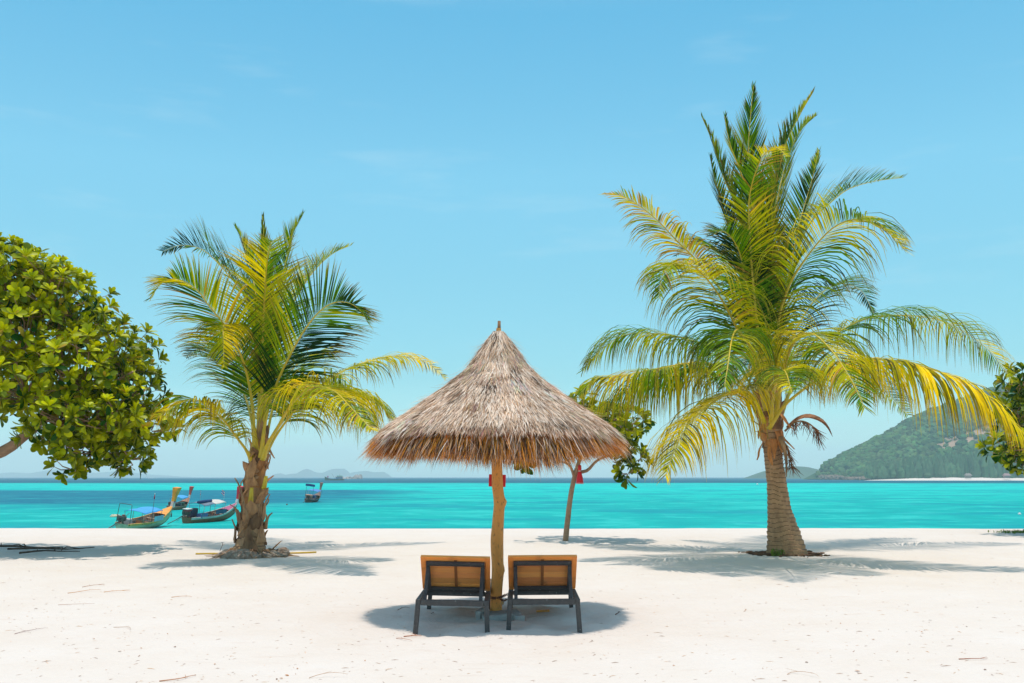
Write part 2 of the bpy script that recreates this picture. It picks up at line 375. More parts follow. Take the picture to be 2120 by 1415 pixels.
def sheath(root, base, c, az, z, r, L, wd, lean, tone, up=True, mb=None):
    mb = MB(); V = []; nu, nv = 5, 6; ph = random.uniform(0, 9)
    for i in range(nv+1):
        f = i/nv; ww = wd*(1-f**1.6)*(.7+.3*math.sin(ph+f*3)) + .012
        rr = r + .012 + lean*f**1.6 + .02*math.sin(ph+f*7)
        zz = z + L*f*(1 if up else -1)*math.cos(lean*.9*f) - (0.08*f*f if lean > .12 else 0)
        for k in range(nu+1):
            g = k/nu-.5; a = az + g*ww/max(r, .1)*1.0 + .12*math.sin(f*3+ph)
            ro = rr - abs(g)*.05*f + .014*noise.noise((g*6, f*6, ph))
            V.append((c[0](zz)+math.cos(a)*ro, c[1](zz)+math.sin(a)*ro, zz))
    mb.add(V, [(i*(nu+1)+k, i*(nu+1)+k+1, (i+1)*(nu+1)+k+1, (i+1)*(nu+1)+k) for i in range(nv) for k in range(nu)], tone)
    return mb.build('leaf_sheath', M['husk'], root, True, base)

# --- left palm
dL = G(520, 1150).y; bL = onG(520, 1150)
palmL = empty('palm_tree', bL, 'shorter coconut palm on the left with a trunk wrapped in shaggy brown husk', 'palm tree', 'coconut palms')
prof = [(1152, 521, 44), (1138, 521, 33), (1115, 523, 26), (1095, 523, 25), (1060, 524, 22), (1020, 526, 20), (985, 529, 18), (950, 534, 16), (925, 536, 14), (905, 538, 8)]
mpp = dL/F
zs = [W(520, y, dL).z for y, _, _ in prof]; xsL = [W(x, 1000, dL).x for _, x, _ in prof]; rsL = [r*mpp for _, _, r in prof]
cxL = lambda z: interp(z, zs, xsL); cyL = lambda z: dL; crL = lambda z: interp(z, zs, rsL)
def trunk(name, root, base, zs_, xs_, rs_, d, ring, amp, mt, ny=110, na=28, tones=((1, 1, 1),)):
    mb = MB(); V = []; z0, z1 = zs_[0]-.12, zs_[-1]
    for i in range(ny+1):
        z = lerp(z0, z1, i/ny); r = interp(z, zs_, rs_); x = interp(z, zs_, xs_)
        for k in range(na):
            a = 2*math.pi*k/na
            zz = z + .05*noise.noise((math.cos(a)*1.2, math.sin(a)*1.2, z*1.2)) + .02*math.sin(a+z*2)
            ph = (zz/ring) % 1.0
            rr = r*(1 + amp*(ph-.5)) + .012*noise.noise((math.cos(a)*3, math.sin(a)*3, z*6))*r*4
            V.append((x+math.cos(a)*rr, d+math.sin(a)*rr, z))
    Fs = [(i*na+k, i*na+(k+1) % na, (i+1)*na+(k+1) % na, (i+1)*na+k) for i in range(ny) for k in range(na)]
    C = []
    for i in range(ny):
        for k in range(na):
            a = 2*math.pi*k/na; z = lerp(z0, z1, i/ny)
            zz = z + .05*noise.noise((math.cos(a)*1.2, math.sin(a)*1.2, z*1.2)) + .02*math.sin(a+z*2)
            q = .50 if (zz/ring) % 1 > .84 else 1
            q *= 1 + .25*noise.noise((math.floor(zz/ring)*3.1, a*.6, 0)); C.append((q, q, q))
    mb.add(V, Fs, C); return mb.build(name, mt, root, True, base)
trunk('trunk', palmL, bL, zs, xsL, rsL, dL, .17, .10, M['palmbark'])
random.seed(21)
for i in range(46):
    z = lerp(zs[0]+.02, zs[-2]+.15, (i+random.random()*.8)/46); az = i*2.4+random.uniform(-.3, .3)
    r = crL(z)*1.02; tone = random.choice([(1, 1, 1), (.75, .7, .68), (1.25, 1.12, 1.0), (1.45, 1.35, 1.3), (.55, .5, .48), (1.2, .9, .6)])
    sheath(palmL, bL, (cxL, cyL), az, z, r, random.uniform(.28, .52), random.uniform(.30, .5), random.uniform(.0, .10) if i % 6 else random.uniform(.10, .22), tone)
for i in range(12):     # hanging torn flaps of husk
    z = lerp(zs[1]+.2, zs[-1], random.random()); az = random.uniform(0, 6.28)
    sheath(palmL, bL, (cxL, cyL), az, z+.15, crL(z)*1.05, random.uniform(.25, .42), random.uniform(.12, .22), random.uniform(.06, .2), (1.3, 1.1, .95), up=False)
def stub(root, base, pts, r0, r1, m, name='leaf_stub', flat=.45):
    P, _ = crom(pts, 10); mb = MB(); mb.tube(P, [lerp(r0, r1, i/9) for i in range(10)], 7, flat=flat); return mb.build(name, m, root, True, base)
for a in (((510, 1085, -.1), (506, 1050, -.35), (497, 1010, -.4), (486, 990, -.4)), ((537, 1070, -.2), (541, 1045, -.35), (548, 1030, -.4), (556, 1022, -.45)), ((549, 1095, 0), (552, 1080, -.1), (557, 1068, -.1), (564, 1062, -.1)), ((506, 1098, -.2), (512, 1075, -.45), (509, 1055, -.45), (503, 1040, -.4))):
    stub(palmL, bL, palm_pts(a, dL), .045, .012, M['husk'])
for a in (((519, 1042, -.22), (520, 1025, -.33), (521, 1010, -.34)), ((546, 1012, -.16), (549, 998, -.22), (551, 986, -.2))):
    stub(palmL, bL, palm_pts(a, dL), .055, .035, M['rib'], flat=.5)
mb = MB()
for k in range(46):       # mound of roots and husk at the foot
    a = random.uniform(math.pi, 2*math.pi) if k % 3 else random.uniform(0, math.pi); rr = random.uniform(.28, .5)
    x = bL.x + math.cos(a)*rr*1.05; y = dL + math.sin(a)*rr; z = ground_z(x, y)
    s_ = random.uniform(.08, .18); mb.ell((x, y, z-s_*.1), (s_*1.5, s_*1.3, s_*.75), 12, 9, j=.9, seed=k)
mb.build('root_mound', M['soil'], palmL, True, bL)
mb = MB()
for k in range(34):
    a = random.uniform(math.pi*.9, 2.1*math.pi); r0 = random.uniform(.3, .42); r1 = r0+random.uniform(.15, .55); p = []
    for t in (0, .35, .7, 1):
        rr = lerp(r0, r1, t); x = bL.x + math.cos(a+.15*t)*rr; y = dL+math.sin(a+.15*t)*rr; p.append((x, y, ground_z(x, y)+.14*(1-t)**2+.005))
    mb.tube(p, [.014, .011, .008, .003], 5)
mb.build('root', M['husk'], palmL, True, bL)
CB = (535, 945, 0)
LF = [
 dict(p=[(537,950,0),(541,860,.0),(543,765,-.1),(545,680,-.3),(548,611,-.65),(553,545,-1.1),(560,505,-1.5),(566,500,-1.8)], droop=.25, L=1.0, tone=.26, vee=.10, n=95),
 dict(p=[(532,945,.1),(536,800,.3),(526,690,.7),(509,618,1.0),(478,576,1.3),(444,538,1.5),(414,515,1.7),(375,508,1.8),(337,521,1.9)], droop=.18, L=1.15, tone=.15, vee=.28, roll=38, n=105),
 dict(p=[(527,945,-.1),(524,850,-.3),(510,770,-.6),(494,725,-.8),(468,678,-1.1),(433,634,-1.4),(410,603,-1.6),(379,582,-1.8),(352,578,-2.0),(330,592,-2.1),(312,618,-2.2)], droop=.5, L=.95, tone=.5, vee=.15, roll=22, brown=.06, n=100),
 dict(p=[(538,930,.2),(540,760,.5),(533,640,.9),(520,560,1.3),(502,500,1.6),(486,468,1.8)], droop=.05, L=.75, tone=.3, narrow=.45, vee=.35),
 dict(p=[(541,940,.1),(546,760,.1),(548,610,.1),(547,520,.1),(544,448,.1)], droop=.02, L=.75, tone=.35, narrow=.62, vee=.1),
 dict(p=[(543,940,.2),(556,763,.4),(576,640,.7),(589,556,.9),(604,490,1.1),(628,442,1.3)], droop=.05, L=.8, tone=.35, narrow=.45, vee=.4),
 dict(p=[(543,945,.2),(560,790,.6),(592,670,1.0),(620,605,1.3),(654,557,1.6),(690,525,1.9),(727,508,2.1)], droop=.18, L=.85, tone=.55, vee=.35, roll=-20),
 dict(p=[(540,948,-.2),(552,860,-.35),(575,790,-.7),(600,737,-1.0),(631,683,-1.35),(662,645,-1.6),(692,627,-1.8),(723,628,-2.0),(748,645,-2.15),(761,668,-2.25)], droop=.22, L=1.1, tone=.16, vee=.15, roll=-42, n=100),
 dict(p=[(544,945,.3),(580,880,.7),(630,825,1.1),(681,786,1.4),(719,765,1.7),(776,744,2.0),(826,738,2.2),(880,750,2.4),(922,782,2.5)], droop=1.2, L=.75, tone=.8, vee=.05, n=85),
 dict(p=[(544,952,-.3),(556,918,-.45),(578,880,-.7),(604,836,-1.0),(635,809,-1.4),(665,802,-1.8),(696,813,-2.2),(730,848,-2.6),(770,890,-2.9)], droop=1.5, L=1.0, tone=.72, vee=.1, n=95, brown=.05, thick=1.15),
 dict(p=[(546,948,0),(580,890,-.2),(630,830,-.4),(681,806,-.6),(727,810,-.8),(772,828,-.9),(814,868,-1.0)], droop=1.1, L=.95, tone=.6, vee=.15, n=85, roll=-18),
 dict(p=[(522,955,-.1),(508,930,-.3),(486,901,-.6),(463,870,-.9),(433,844,-1.1),(402,828,-1.3),(364,840,-1.5),(325,865,-1.7)], droop=1.5, L=.78, tone=.75, vee=.05, n=80, brown=.08),
 dict(p=[(532,940,.3),(516,850,.9),(490,780,1.5),(455,735,2.1),(420,720,2.6),(385,740,3.0)], droop=.7, L=1.0, tone=.15, vee=.15, n=85),
 dict(p=[(545,940,.3),(570,830,.9),(610,760,1.6),(650,735,2.2),(690,745,2.8)], droop=.8, L=.95, tone=.15, vee=.15, n=80),
 dict(p=[(533,945,-.1),(526,880,-.3),(516,800,-.4),(500,740,-.5),(478,690,-.7),(464,672,-1.2),(462,700,-1.5),(464,760,-1.6)], droop=1.1, L=.5, tone=.85, vee=0, n=60, start=.55),
 dict(p=[(540,945,.4),(544,860,1.4),(548,810,2.4),(556,800,3.3),(562,830,4.0)], droop=1.2, L=.9, tone=.3, n=70),
]
for k, q in enumerate(LF):
    random.seed(100+k); q = dict(q); p = palm_pts(q.pop('p'), dL, 1.35); frond(palmL, bL, p, **q)

# --- right palm
bR = onG(1624, 1148); dR = bR.y; mppR = dR/F
palmR = empty('palm_tree', bR, 'tall coconut palm on the right with a bare ringed trunk flaring at its foot', 'palm tree', 'coconut palms')
prof = [(1158, 1625, 46), (1147, 1624, 41), (1133, 1623, 37.5), (1115, 1620, 34.5), (1095, 1618, 31.5), (1055, 1611.5, 23.5), (999, 1608, 19.5), (960, 1604, 18.5), (921, 1601, 18), (890, 1600, 22), (850, 1598, 25), (820, 1596, 18), (795, 1594, 8)]
zR = [W(1600, y, dR).z for y, _, _ in prof]; xR = [W(x, 1000, dR).x for _, x, _ in prof]; rR = [r*mppR for _, _, r in prof]
cxR = lambda z: interp(z, zR, xR); cyR = lambda z: dR; crR = lambda z: interp(z, zR, rR)
trunk('trunk', palmR, bR, zR, xR, rR, dR, .088, .075, M['palmbark'], ny=230, na=36)
random.seed(5)
z0 = W(1600, 935, dR).z; z1 = W(1600, 800, dR).z
for i in range(30):
    z = lerp(z0, z1, (i+random.random()*.8)/30); az = i*2.4+random.uniform(-.3, .3)
    tone = random.choice([(1.1, .95, .75), (1.5, 1.1, .7), (1.7, 1.25, .8), (.6, .5, .45), (1, .8, .6)])
    sheath(palmR, bR, (cxR, cyR), az, z, crR(z)*1.0, random.uniform(.22, .42), random.uniform(.25, .42), random.uniform(.02, .22), tone)
for i in range(9):
    z = lerp(z0, z1, random.random()*.6); az = [4.3, 5.0, 5.6, 3.9, 0, 3.3, 4.6, 6.0, 5.3][i]
    sheath(palmR, bR, (cxR, cyR), az, z+.12, crR(z)*1.05, random.uniform(.25, .42), random.uniform(.10, .2), random.uniform(.10, .3), (1.7, 1.15, .7), up=False)
RF = [
 dict(p=[(1592,850,.3),(1556,640,.5),(1512,480,.7),(1484,390,.9),(1470,325,1.0)], droop=.08, L=.85, tone=.2, narrow=.2, vee=.3, n=90, thick=1.2),
 dict(p=[(1602,850,.1),(1622,640,.2),(1652,480,.4),(1678,385,.6),(1696,312,.8)], droop=.08, L=.85, tone=.25, narrow=.2, vee=.3, n=90, thick=1.2),
 dict(p=[(1592,850,-.2),(1582,760,-.3),(1570,695,-.4),(1557,560,-.6),(1550,440,-.8),(1557,381,-1.1),(1579,325,-1.6),(1606,306,-2.0),(1630,325,-2.4)], droop=.5, L=.62, tone=.62, vee=.1, n=90, brown=.08),
 dict(p=[(1592,850,.2),(1578,650,.3),(1562,450,.4),(1550,320,.5),(1554,240,.6),(1560,178,.7)], droop=.02, L=.95, tone=.25, narrow=.36, vee=.35, n=95, thick=1.3),
 dict(p=[(1600,850,.2),(1590,640,.3),(1606,440,.5),(1628,340,.8),(1655,275,1.0),(1690,238,1.3)], droop=.04, L=.9, tone=.35, narrow=.36, vee=.35, n=90, thick=1.3),
 dict(p=[(1598,850,.0),(1590,640,.0),(1601,440,.0),(1623,310,.1),(1655,240,.2),(1684,190,.3)], droop=.03, L=.8, tone=.35, narrow=.42, vee=.3, n=85, thick=1.3),
 dict(p=[(1592,850,.2),(1562,610,.3),(1530,450,.5),(1495,360,.7),(1473,290,.8),(1452,240,.9)], droop=.03, L=.75, tone=.3, narrow=.42, vee=.3, n=80, thick=1.2),
 dict(p=[(1596,850,-.1),(1584,640,-.1),(1568,470,-.2),(1535,360,-.3),(1512,300,-.5),(1500,240,-.6)], droop=.05, L=.8, tone=.35, narrow=.36, vee=.3, n=85, thick=1.25),
 dict(p=[(1588,850,-.2),(1560,740,-.4),(1520,640,-.7),(1446,545,-1.1),(1402,500,-1.3),(1366,462,-1.5),(1326,428,-1.6),(1285,405,-1.7),(1248,402,-1.8)], droop=1.0, L=.5, tone=.7, vee=.1, n=70, brown=.45, start=.5),
 dict(p=[(1586,850,-.3),(1560,760,-.5),(1530,690,-.9),(1495,622,-1.3),(1459,573,-1.7),(1428,548,-2.0),(1395,546,-2.2),(1372,570,-2.3),(1364,615,-2.35)], droop=1.1, L=.95, tone=.45, vee=.1, n=95, brown=.06),
 dict(p=[(1602,850,.2),(1612,695,.4),(1632,593,.7),(1655,510,1.0),(1680,460,1.3),(1714,425,1.5),(1757,392,1.8),(1810,376,2.0),(1870,368,2.2)], droop=.42, L=.95, tone=.4, vee=.35, n=95, roll=-18),
 dict(p=[(1604,850,-.1),(1610,680,-.3),(1632,597,-.5),(1668,536,-.8),(1712,483,-1.1),(1752,458,-1.4),(1792,458,-1.7),(1836,480,-2.0),(1875,520,-2.2)], droop=.95, L=.95, tone=.6, vee=.2, n=95, roll=-10),
 dict(p=[(1615,865,.2),(1645,790,.5),(1690,729,.8),(1756,676,1.1),(1823,655,1.3),(1912,657,1.5),(1978,677,1.7),(2045,724,1.8),(2098,790,1.9)], droop=1.1, L=1.0, tone=.5, vee=.08, n=100),
 dict(p=[(1592,888,-.3),(1620,845,-.5),(1650,817,-.7),(1690,788,-.9),(1748,752,-1.2),(1823,744,-1.5),(1912,760,-1.8),(2000,795,-2.0),(2067,842,-2.1),(2120,900,-2.2),(2145,945,-2.2)], droop=1.15, L=1.0, tone=.95, vee=.0, n=115, thick=1.15),
 dict(p=[(1606,865,-.2),(1618,790,-.6),(1640,715,-1.2),(1676,690,-1.8),(1718,722,-2.4),(1762,786,-2.8),(1790,845,-3.0)], droop=1.3, L=.95, tone=.6, vee=.05, n=95, thick=1.1, brown=.05),
 dict(p=[(1590,845,-.3),(1582,790,-.5),(1568,750,-.8),(1548,710,-1.2),(1528,684,-1.7),(1516,700,-2.3),(1508,750,-2.8),(1500,800,-3.0)], droop=1.6, L=.9, tone=.55, vee=.0, n=90, thick=1.2),
 dict(p=[(1578,850,.2),(1540,775,.5),(1490,728,.8),(1424,703,1.1),(1357,691,1.3),(1291,695,1.5),(1238,730,1.7),(1206,768,1.8)], droop=1.1, L=.95, tone=.35, vee=.05, n=95),
 dict(p=[(1576,862,0),(1540,800,-.1),(1482,757,-.3),(1428,752,-.5),(1357,765,-.7),(1291,778,-.9),(1235,786,-1.0),(1200,815,-1.1)], droop=1.3, L=1.0, tone=.6, vee=.0, n=100, brown=.06),
 dict(p=[(1578,868,.1),(1530,800,.4),(1460,768,.6),(1400,768,.8),(1340,785,1.0),(1286,815,1.1),(1234,852,1.2)], droop=1.2, L=.9, tone=.3, vee=.0, n=90),
 dict(p=[(1582,875,-.3),(1560,822,-.6),(1530,808,-1.0),(1500,818,-1.4),(1464,842,-1.8),(1424,882,-2.1),(1396,935,-2.3),(1378,985,-2.4)], droop=1.2, L=1.0, tone=.85, vee=.05, n=95, roll=14, thick=1.15),
 dict(p=[(1592,850,.3),(1570,700,.8),(1535,590,1.4),(1490,520,2.0),(1440,500,2.6),(1400,530,3.0)], droop=.8, L=.95, tone=.05, vee=.15, n=90),
 dict(p=[(1602,850,.3),(1632,720,.9),(1680,630,1.5),(1730,590,2.0),(1780,600,2.6),(1810,650,3.0)], droop=.8, L=.95, tone=.05, vee=.15, n=90),
 dict(p=[(1608,870,.3),(1640,810,.9),(1690,775,1.6),(1750,770,2.2),(1820,800,2.8),(1880,860,3.1)], droop=1.2, L=.95, tone=.25, n=90),
 dict(p=[(1592,850,-.1),(1572,720,-.2),(1546,600,-.4),(1530,520,-.7),(1500,480,-1.1),(1470,490,-1.4)], droop=.8, L=.85, tone=.1, n=85, vee=.2),
 dict(p=[(1598,860,.4),(1596,790,1.3),(1592,750,2.4),(1585,745,3.4),(1578,790,4.1)], droop=1.2, L=.95, tone=.3, n=80),
 dict(p=[(1596,875,-.3),(1602,815,-1.0),(1612,775,-1.8),(1626,770,-2.8),(1640,815,-3.6)], droop=1.4, L=.75, tone=.5, n=75),
]
for k, q in enumerate(RF):
    random.seed(300+k); q = dict(q); p = palm_pts(q.pop('p'), dR, 1.45); q['L'] *= 1.17 if q.get('droop', .6) > .85 else 1; frond(palmR, bR, p, **q)
# dry flower stalk, its spathe and a dead hanging tuft
def spathe(root, base, pts, wmax):
    P, _ = crom(pts, 14); mb = MB(); V = []
    for i, p in enumerate(P):
        f = i/13; wv = wmax*math.sin(math.pi*min(1, .08+f*.92))**.7+.004
        V += [p+Vector((0, -wv, -wv*.3)), p+Vector((0, 0, wv*.5)), p+Vector((0, wv, -wv*.3))]
    Fs = []
    for i in range(13): a = i*3; Fs += [(a, a+1, a+4, a+3), (a+1, a+2, a+5, a+4)]
    mb.add(V, Fs, (.8, .6, .5)); return mb.build('spathe', M['husk'], root, True, base)
random.seed(9)
spathe(palmR, bR, palm_pts([(1628,885,-.2),(1650,868,-.3),(1675,862,-.35),(1700,870,-.4),(1715,885,-.4),(1724,905,-.4)], dR), .09)
def dead_tuft(root, base, pts, n, l, name):
    P, _ = crom(pts, 16); mb = MB(); mb.tube(P, [.018*(1-i/17)+.004 for i in range(16)], 5)
    for k in range(n):
        p = P[random.randint(4, 15)]; d = Vector((random.gauss(.2, .5), random.gauss(0, .5), -random.uniform(.5, 1.4))).normalized()
        q = p + d*l*random.uniform(.5, 1.1); mb.tube([p, p.lerp(q, .5)+Vector((random.gauss(0, .02), 0, 0)), q], [.008, .006, .002], 4, col=(.7, .5, .42))
    return mb.build(name, M['husk'], root, True, base)
dead_tuft(palmR, bR, palm_pts([(1625,893,-.2),(1645,875,-.35),(1665,873,-.4),(1685,885,-.45),(1695,905,-.45)], dR), 60, .34, 'flower_stalk')
dead_tuft(palmR, bR, palm_pts([(1618,905,-.1),(1628,925,-.25),(1634,945,-.28),(1640,965,-.28)], dR), 46, .30, 'dead_frond')
stub(palmR, bR, palm_pts([(1616,905,-.2),(1624,930,-.3),(1628,955,-.3),(1628,988,-.3)], dR), .07, .01, M['husk'], 'dead_frond')
# litter at the foot of the right palm (part of nobody: dead roots and husk crumbs too many to count)
mb = MB()
for k in range(300):
    a = random.uniform(0, 6.28); rr = .36+abs(random.gauss(0, .16)); x = bR.x+math.cos(a)*rr*1.15; y = dR+math.sin(a)*rr
    z = ground_z(x, y); s_ = random.uniform(.01, .045); q = random.uniform(.5, 1.3)
    mb.ell((x, y, z+s_*.3), (s_*random.uniform(.8, 2), s_, s_*.5), 6, 4, (.12*q, .065*q, .035*q), j=.5, seed=k)
tag(mb.build('husk_litter', M['litter']), 'dark crumbs of husk and roots round the foot of the tall palm', 'litter', kind='stuff')

# ------------------------------------------------------------------ broad-leaved trees
def rosette(mb, p, ax, n, L, tone):
    ax = ax.normalized(); u = ax.orthogonal().normalized(); v = ax.cross(u)
    for k in range(n):
        a = k*2.39996 + random.uniform(-.25, .25); f = k/n; el = lerp(R(82), R(14), f**.8)+random.gauss(0, .12)
        out = u*math.cos(a)+v*math.sin(a); d = (out*math.cos(el)+ax*math.sin(el)).normalized()
        sd = ax.cross(out).normalized(); nn = sd.cross(d); nn = nn if nn.dot(ax) > 0 else -nn
        l = L*random.uniform(.72, 1.12)*(.72+.38*f); wd = l*.235
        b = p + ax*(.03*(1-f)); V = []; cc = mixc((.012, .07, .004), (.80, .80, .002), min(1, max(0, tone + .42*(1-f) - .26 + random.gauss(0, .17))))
        r_ = random.random()
        if r_ < .02: cc = (.42, .30, .03)
        for i, (s, ww) in enumerate(((0, .12), (.25, .42), (.5, .82), (.75, 1.0), (.92, .72), (1, .18))):
            c = b + d*l*s - nn*l*.16*s*s*(1+.4*f)
            V += [c - sd*wd*ww + nn*wd*ww*.30, c, c + sd*wd*ww + nn*wd*ww*.30]
        Fs = []
        for i in range(5): q = i*3; Fs += [(q, q+1, q+4, q+3), (q+1, q+2, q+5, q+4)]
        mb.add(V, Fs, cc)
def broadleaf(name, loc, label, limbs, blobs, d0, L, trunk_mat, seed, dens, nl=13, extra=(), group=None):
    random.seed(seed); t = empty(name, loc, label, 'tree', group)
    mb = MB()
    trunkpts, trr = limbs[0]; P, _ = crom([W(x, y, d0+dd) for x, y, dd in trunkpts], 24)
    mb.tube(P, [lerp(trr[0], trr[1], i/23)*(1+.08*noise.noise(P[i]*3)) for i in range(24)], 12, jit=.04); mb.build('trunk', trunk_mat, t, True, loc)
    for pts, rr in limbs[1:]:
        mb = MB(); P, _ = crom([W(x, y, d0+dd) for x, y, dd in pts], 16); mb.tube(P, [lerp(rr[0], rr[1], i/15) for i in range(16)], 8, jit=.05); mb.build('branch', trunk_mat, t, True, loc)
    mb = MB(); tw = MB(); mp = d0/F
    for (cx, cy, dd, rx, ry, rz, tn) in blobs:
        rz *= 1.8
        c = W(cx, cy, d0+dd); a = (rx*mp, rz, ry*mp); area = (a[0]*a[1]+a[0]*a[2]+a[1]*a[2])/3*4*math.pi
        n = max(3, int(area*dens)); hub = c - Vector((0, 0, a[2]*.45))
        for k in range(n):
            z = 1-2*(k+.5)/n; ph = k*2.39996; rr = math.sqrt(1-z*z)
            dv = Vector((rr*math.cos(ph), rr*math.sin(ph), z)); sc = random.uniform(.66, 1.14)
            p = c + Vector((dv.x*a[0], dv.y*a[1], dv.z*a[2]))*sc
            ax = (Vector((dv.x/a[0], dv.y/a[1], dv.z/a[2])).normalized() + Vector((0, 0, .55)) + Vector((random.gauss(0, .25), random.gauss(0, .25), random.gauss(0, .2)))).normalized()
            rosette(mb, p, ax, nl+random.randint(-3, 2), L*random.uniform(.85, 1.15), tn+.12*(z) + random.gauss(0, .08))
            if k % 2 == 0: tw.tube([hub.lerp(p, .15), hub.lerp(p, .6)+Vector((random.gauss(0, .04), random.gauss(0, .04), -.03)), p], [.016, .011, .006], 5)
    for (px, py, dd, n, ax, tn) in extra:
        p = W(px, py, d0+dd); rosette(mb, p, Vector(ax), n, L, tn)
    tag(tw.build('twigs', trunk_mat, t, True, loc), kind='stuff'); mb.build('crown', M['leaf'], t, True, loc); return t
dT = 20.3
M['limb'] = mat('tree_bark', (.46, .27, .16), .85, noise_amt=.3, noise_scale=10, color2=(.30, .17, .10), bump=.7, bump_scale=30)
tb = G(-330, 1160); tb.z = ground_z(tb.x, tb.y)
broadleaf('broadleaf_tree', tb, 'large round broad-leaved tree cut by the left edge with glossy yellow-green rosettes', [
  ([(-330,1165,-.3),(-300,1060,0),(-210,1000,0),(-100,965,0),(0,938,0),(48,905,0),(80,880,.2)], (.24, .09)),
  ([(60,892,.1),(110,830,.2),(130,760,.1),(118,690,0),(140,640,-.2)], (.07, .025)), ([(80,880,.1),(150,840,-.3),(220,800,-.6),(275,770,-.9)], (.06, .02)),
  ([(100,850,.2),(160,870,-.2),(230,880,-.5),(270,905,-.7)], (.05, .015)), ([(100,800,.2),(60,700,.5),(40,620,.5)], (.05, .02)), ([(-200,1000,0),(-160,850,.5),(-100,720,.4),(-60,640,.2)], (.1, .04))],
  [(20,590,0,95,80,1.1,.35),(120,620,-.1,82,58,.9,.45),(55,700,-.5,95,75,1.0,.45),(165,665,.5,45,38,.6,.3),(240,725,0,62,60,.9,.4),(175,770,-.7,80,70,.9,.5),(270,800,.2,52,62,.9,.35),
   (60,800,-.8,85,62,1.0,.45),(150,860,-.9,95,45,.8,.45),(240,865,-.6,70,48,.9,.45),(312,885,-.2,42,22,.6,.55),(195,925,-.3,55,32,.7,.35),(270,940,-.2,34,30,.5,.4),(150,965,-.2,28,20,.4,.4),(98,905,-.4,32,22,.5,.4),(255,962,0,16,12,.25,.35),
   (180,900,.2,60,45,.5,.4),(100,570,-.2,50,24,.8,.5),(20,548,0,60,36,1.,.45),(-120,640,0,110,100,1.3,.35),(-130,790,.1,130,90,1.3,.4),(-30,740,.4,90,110,1.,.3)],
  dT, .25, M['limb'], 3, 5.2)
dM = G(1172, 1120).y; mbp = onG(1172, 1120)
broadleaf('broadleaf_tree', mbp, 'small slender broad-leaved tree standing behind the thatched parasol', [
  ([(1170,1128,0),(1175,1080,0),(1181,1030,0),(1190,985,0),(1196,965,0),(1208,930,0),(1225,900,0)], (.07, .042)),
  ([(1189,990,0),(1180,965,-.1),(1160,955,-.2),(1120,945,-.3),(1095,950,-.4)], (.035, .012)), ([(1192,978,0),(1215,975,0),(1235,955,0),(1260,945,-.1),(1295,950,-.2)], (.045, .015)),
  ([(1225,900,0),(1250,880,.2),(1285,865,.2)], (.04, .015)), ([(1208,930,0),(1200,880,.3),(1195,850,.3)], (.04, .015))],
  [(1290,875,.2,50,32,.7,.4),(1200,840,.3,20,22,.5,.35),(1240,880,.1,55,35,.8,.35),(1320,950,-.1,20,20,.4,.25),(1300,975,-.1,24,16,.4,.25),(1088,958,-.4,15,7,.3,.4),(1170,890,.3,50,40,.8,.3),(1288,925,.1,26,18,.5,.3)],
  dM, .27, M['limb'], 5, 5.4, 11)
tr_ = G(2330, 1108); tr_.z = ground_z(tr_.x, tr_.y); dX = tr_.y
broadleaf('broadleaf_tree', tr_, 'broad-leaved tree cut by the right edge in front of the island hill', [
  ([(2330,1112,0),(2320,1030,0),(2290,960,0),(2240,900,0)], (.16, .08)), ([(2260,920,0),(2180,900,-.2),(2120,905,-.3),(2085,920,-.3)], (.05, .015)), ([(2280,940,0),(2200,850,0),(2140,800,0)], (.06, .015))],
  [(2112,788,0,24,30,.6,.2),(2110,860,0,26,28,.6,.25),(2090,925,-.3,34,22,.6,.3),(2118,950,-.3,26,20,.5,.35),(2150,870,0,40,90,.9,.25),(2230,850,0,90,90,1.2,.3),(2310,900,0,90,80,1.2,.3),(2180,950,0,60,35,.9,.3)],
  dX, .28, M['limb'], 8, 5.2, 12)

# red ornament hanging in the small tree
lt = W(1200, 962, dM-.15); lan = empty('hanging_lantern', W(1200, 1004, dM-.15), 'small red flared lantern with a pale collar hanging in the slender tree', 'lantern')
mb = MB(); mq = dM/F
def lathe(mb, c, prof, n=14, col=(1, 1, 1)):
    V = []
    for r, z in prof:
        for k in range(n): a = 2*math.pi*k/n; V.append((c[0]+math.cos(a)*r, c[1]+math.sin(a)*r, z))
    mb.add(V, [(i*n+k, i*n+(k+1) % n, (i+1)*n+(k+1) % n, (i+1)*n+k) for i in range(len(prof)-1) for k in range(n)], col)
sb = lan.location
zc = lambda py: W(1200, py, dM-.15).z
lathe(mb, lt, [(.09, zc(1001)), (.075, zc(990)), (.045, zc(979)), (.03, zc(976))]); mb.build('lantern_shade', M['red'], lan, True, sb)
mb = MB(); lathe(mb, lt, [(.001, zc(962)), (.04, zc(964)), (.045, zc(972)), (.03, zc(975))]); mb.build('lantern_cap', M['red'], lan, True, sb)
mb = MB(); lathe(mb, lt, [(.032, zc(977)), (.034, zc(975.5)), (.03, zc(974))], col=(.7, .66, .6)); lathe(mb, lt, [(.091, zc(1002.5)), (.093, zc(1001)), (.088, zc(1000))], col=(.9, .5, .55)); mb.build('lantern_trim', M['paint'], lan, True, sb)
mb = MB(); mb.tube([lt, lt+Vector((0, .02, .25))], .005, 5, col=(.3, .2, .1)); mb.build('cord', M['litter'], lan, True, sb)

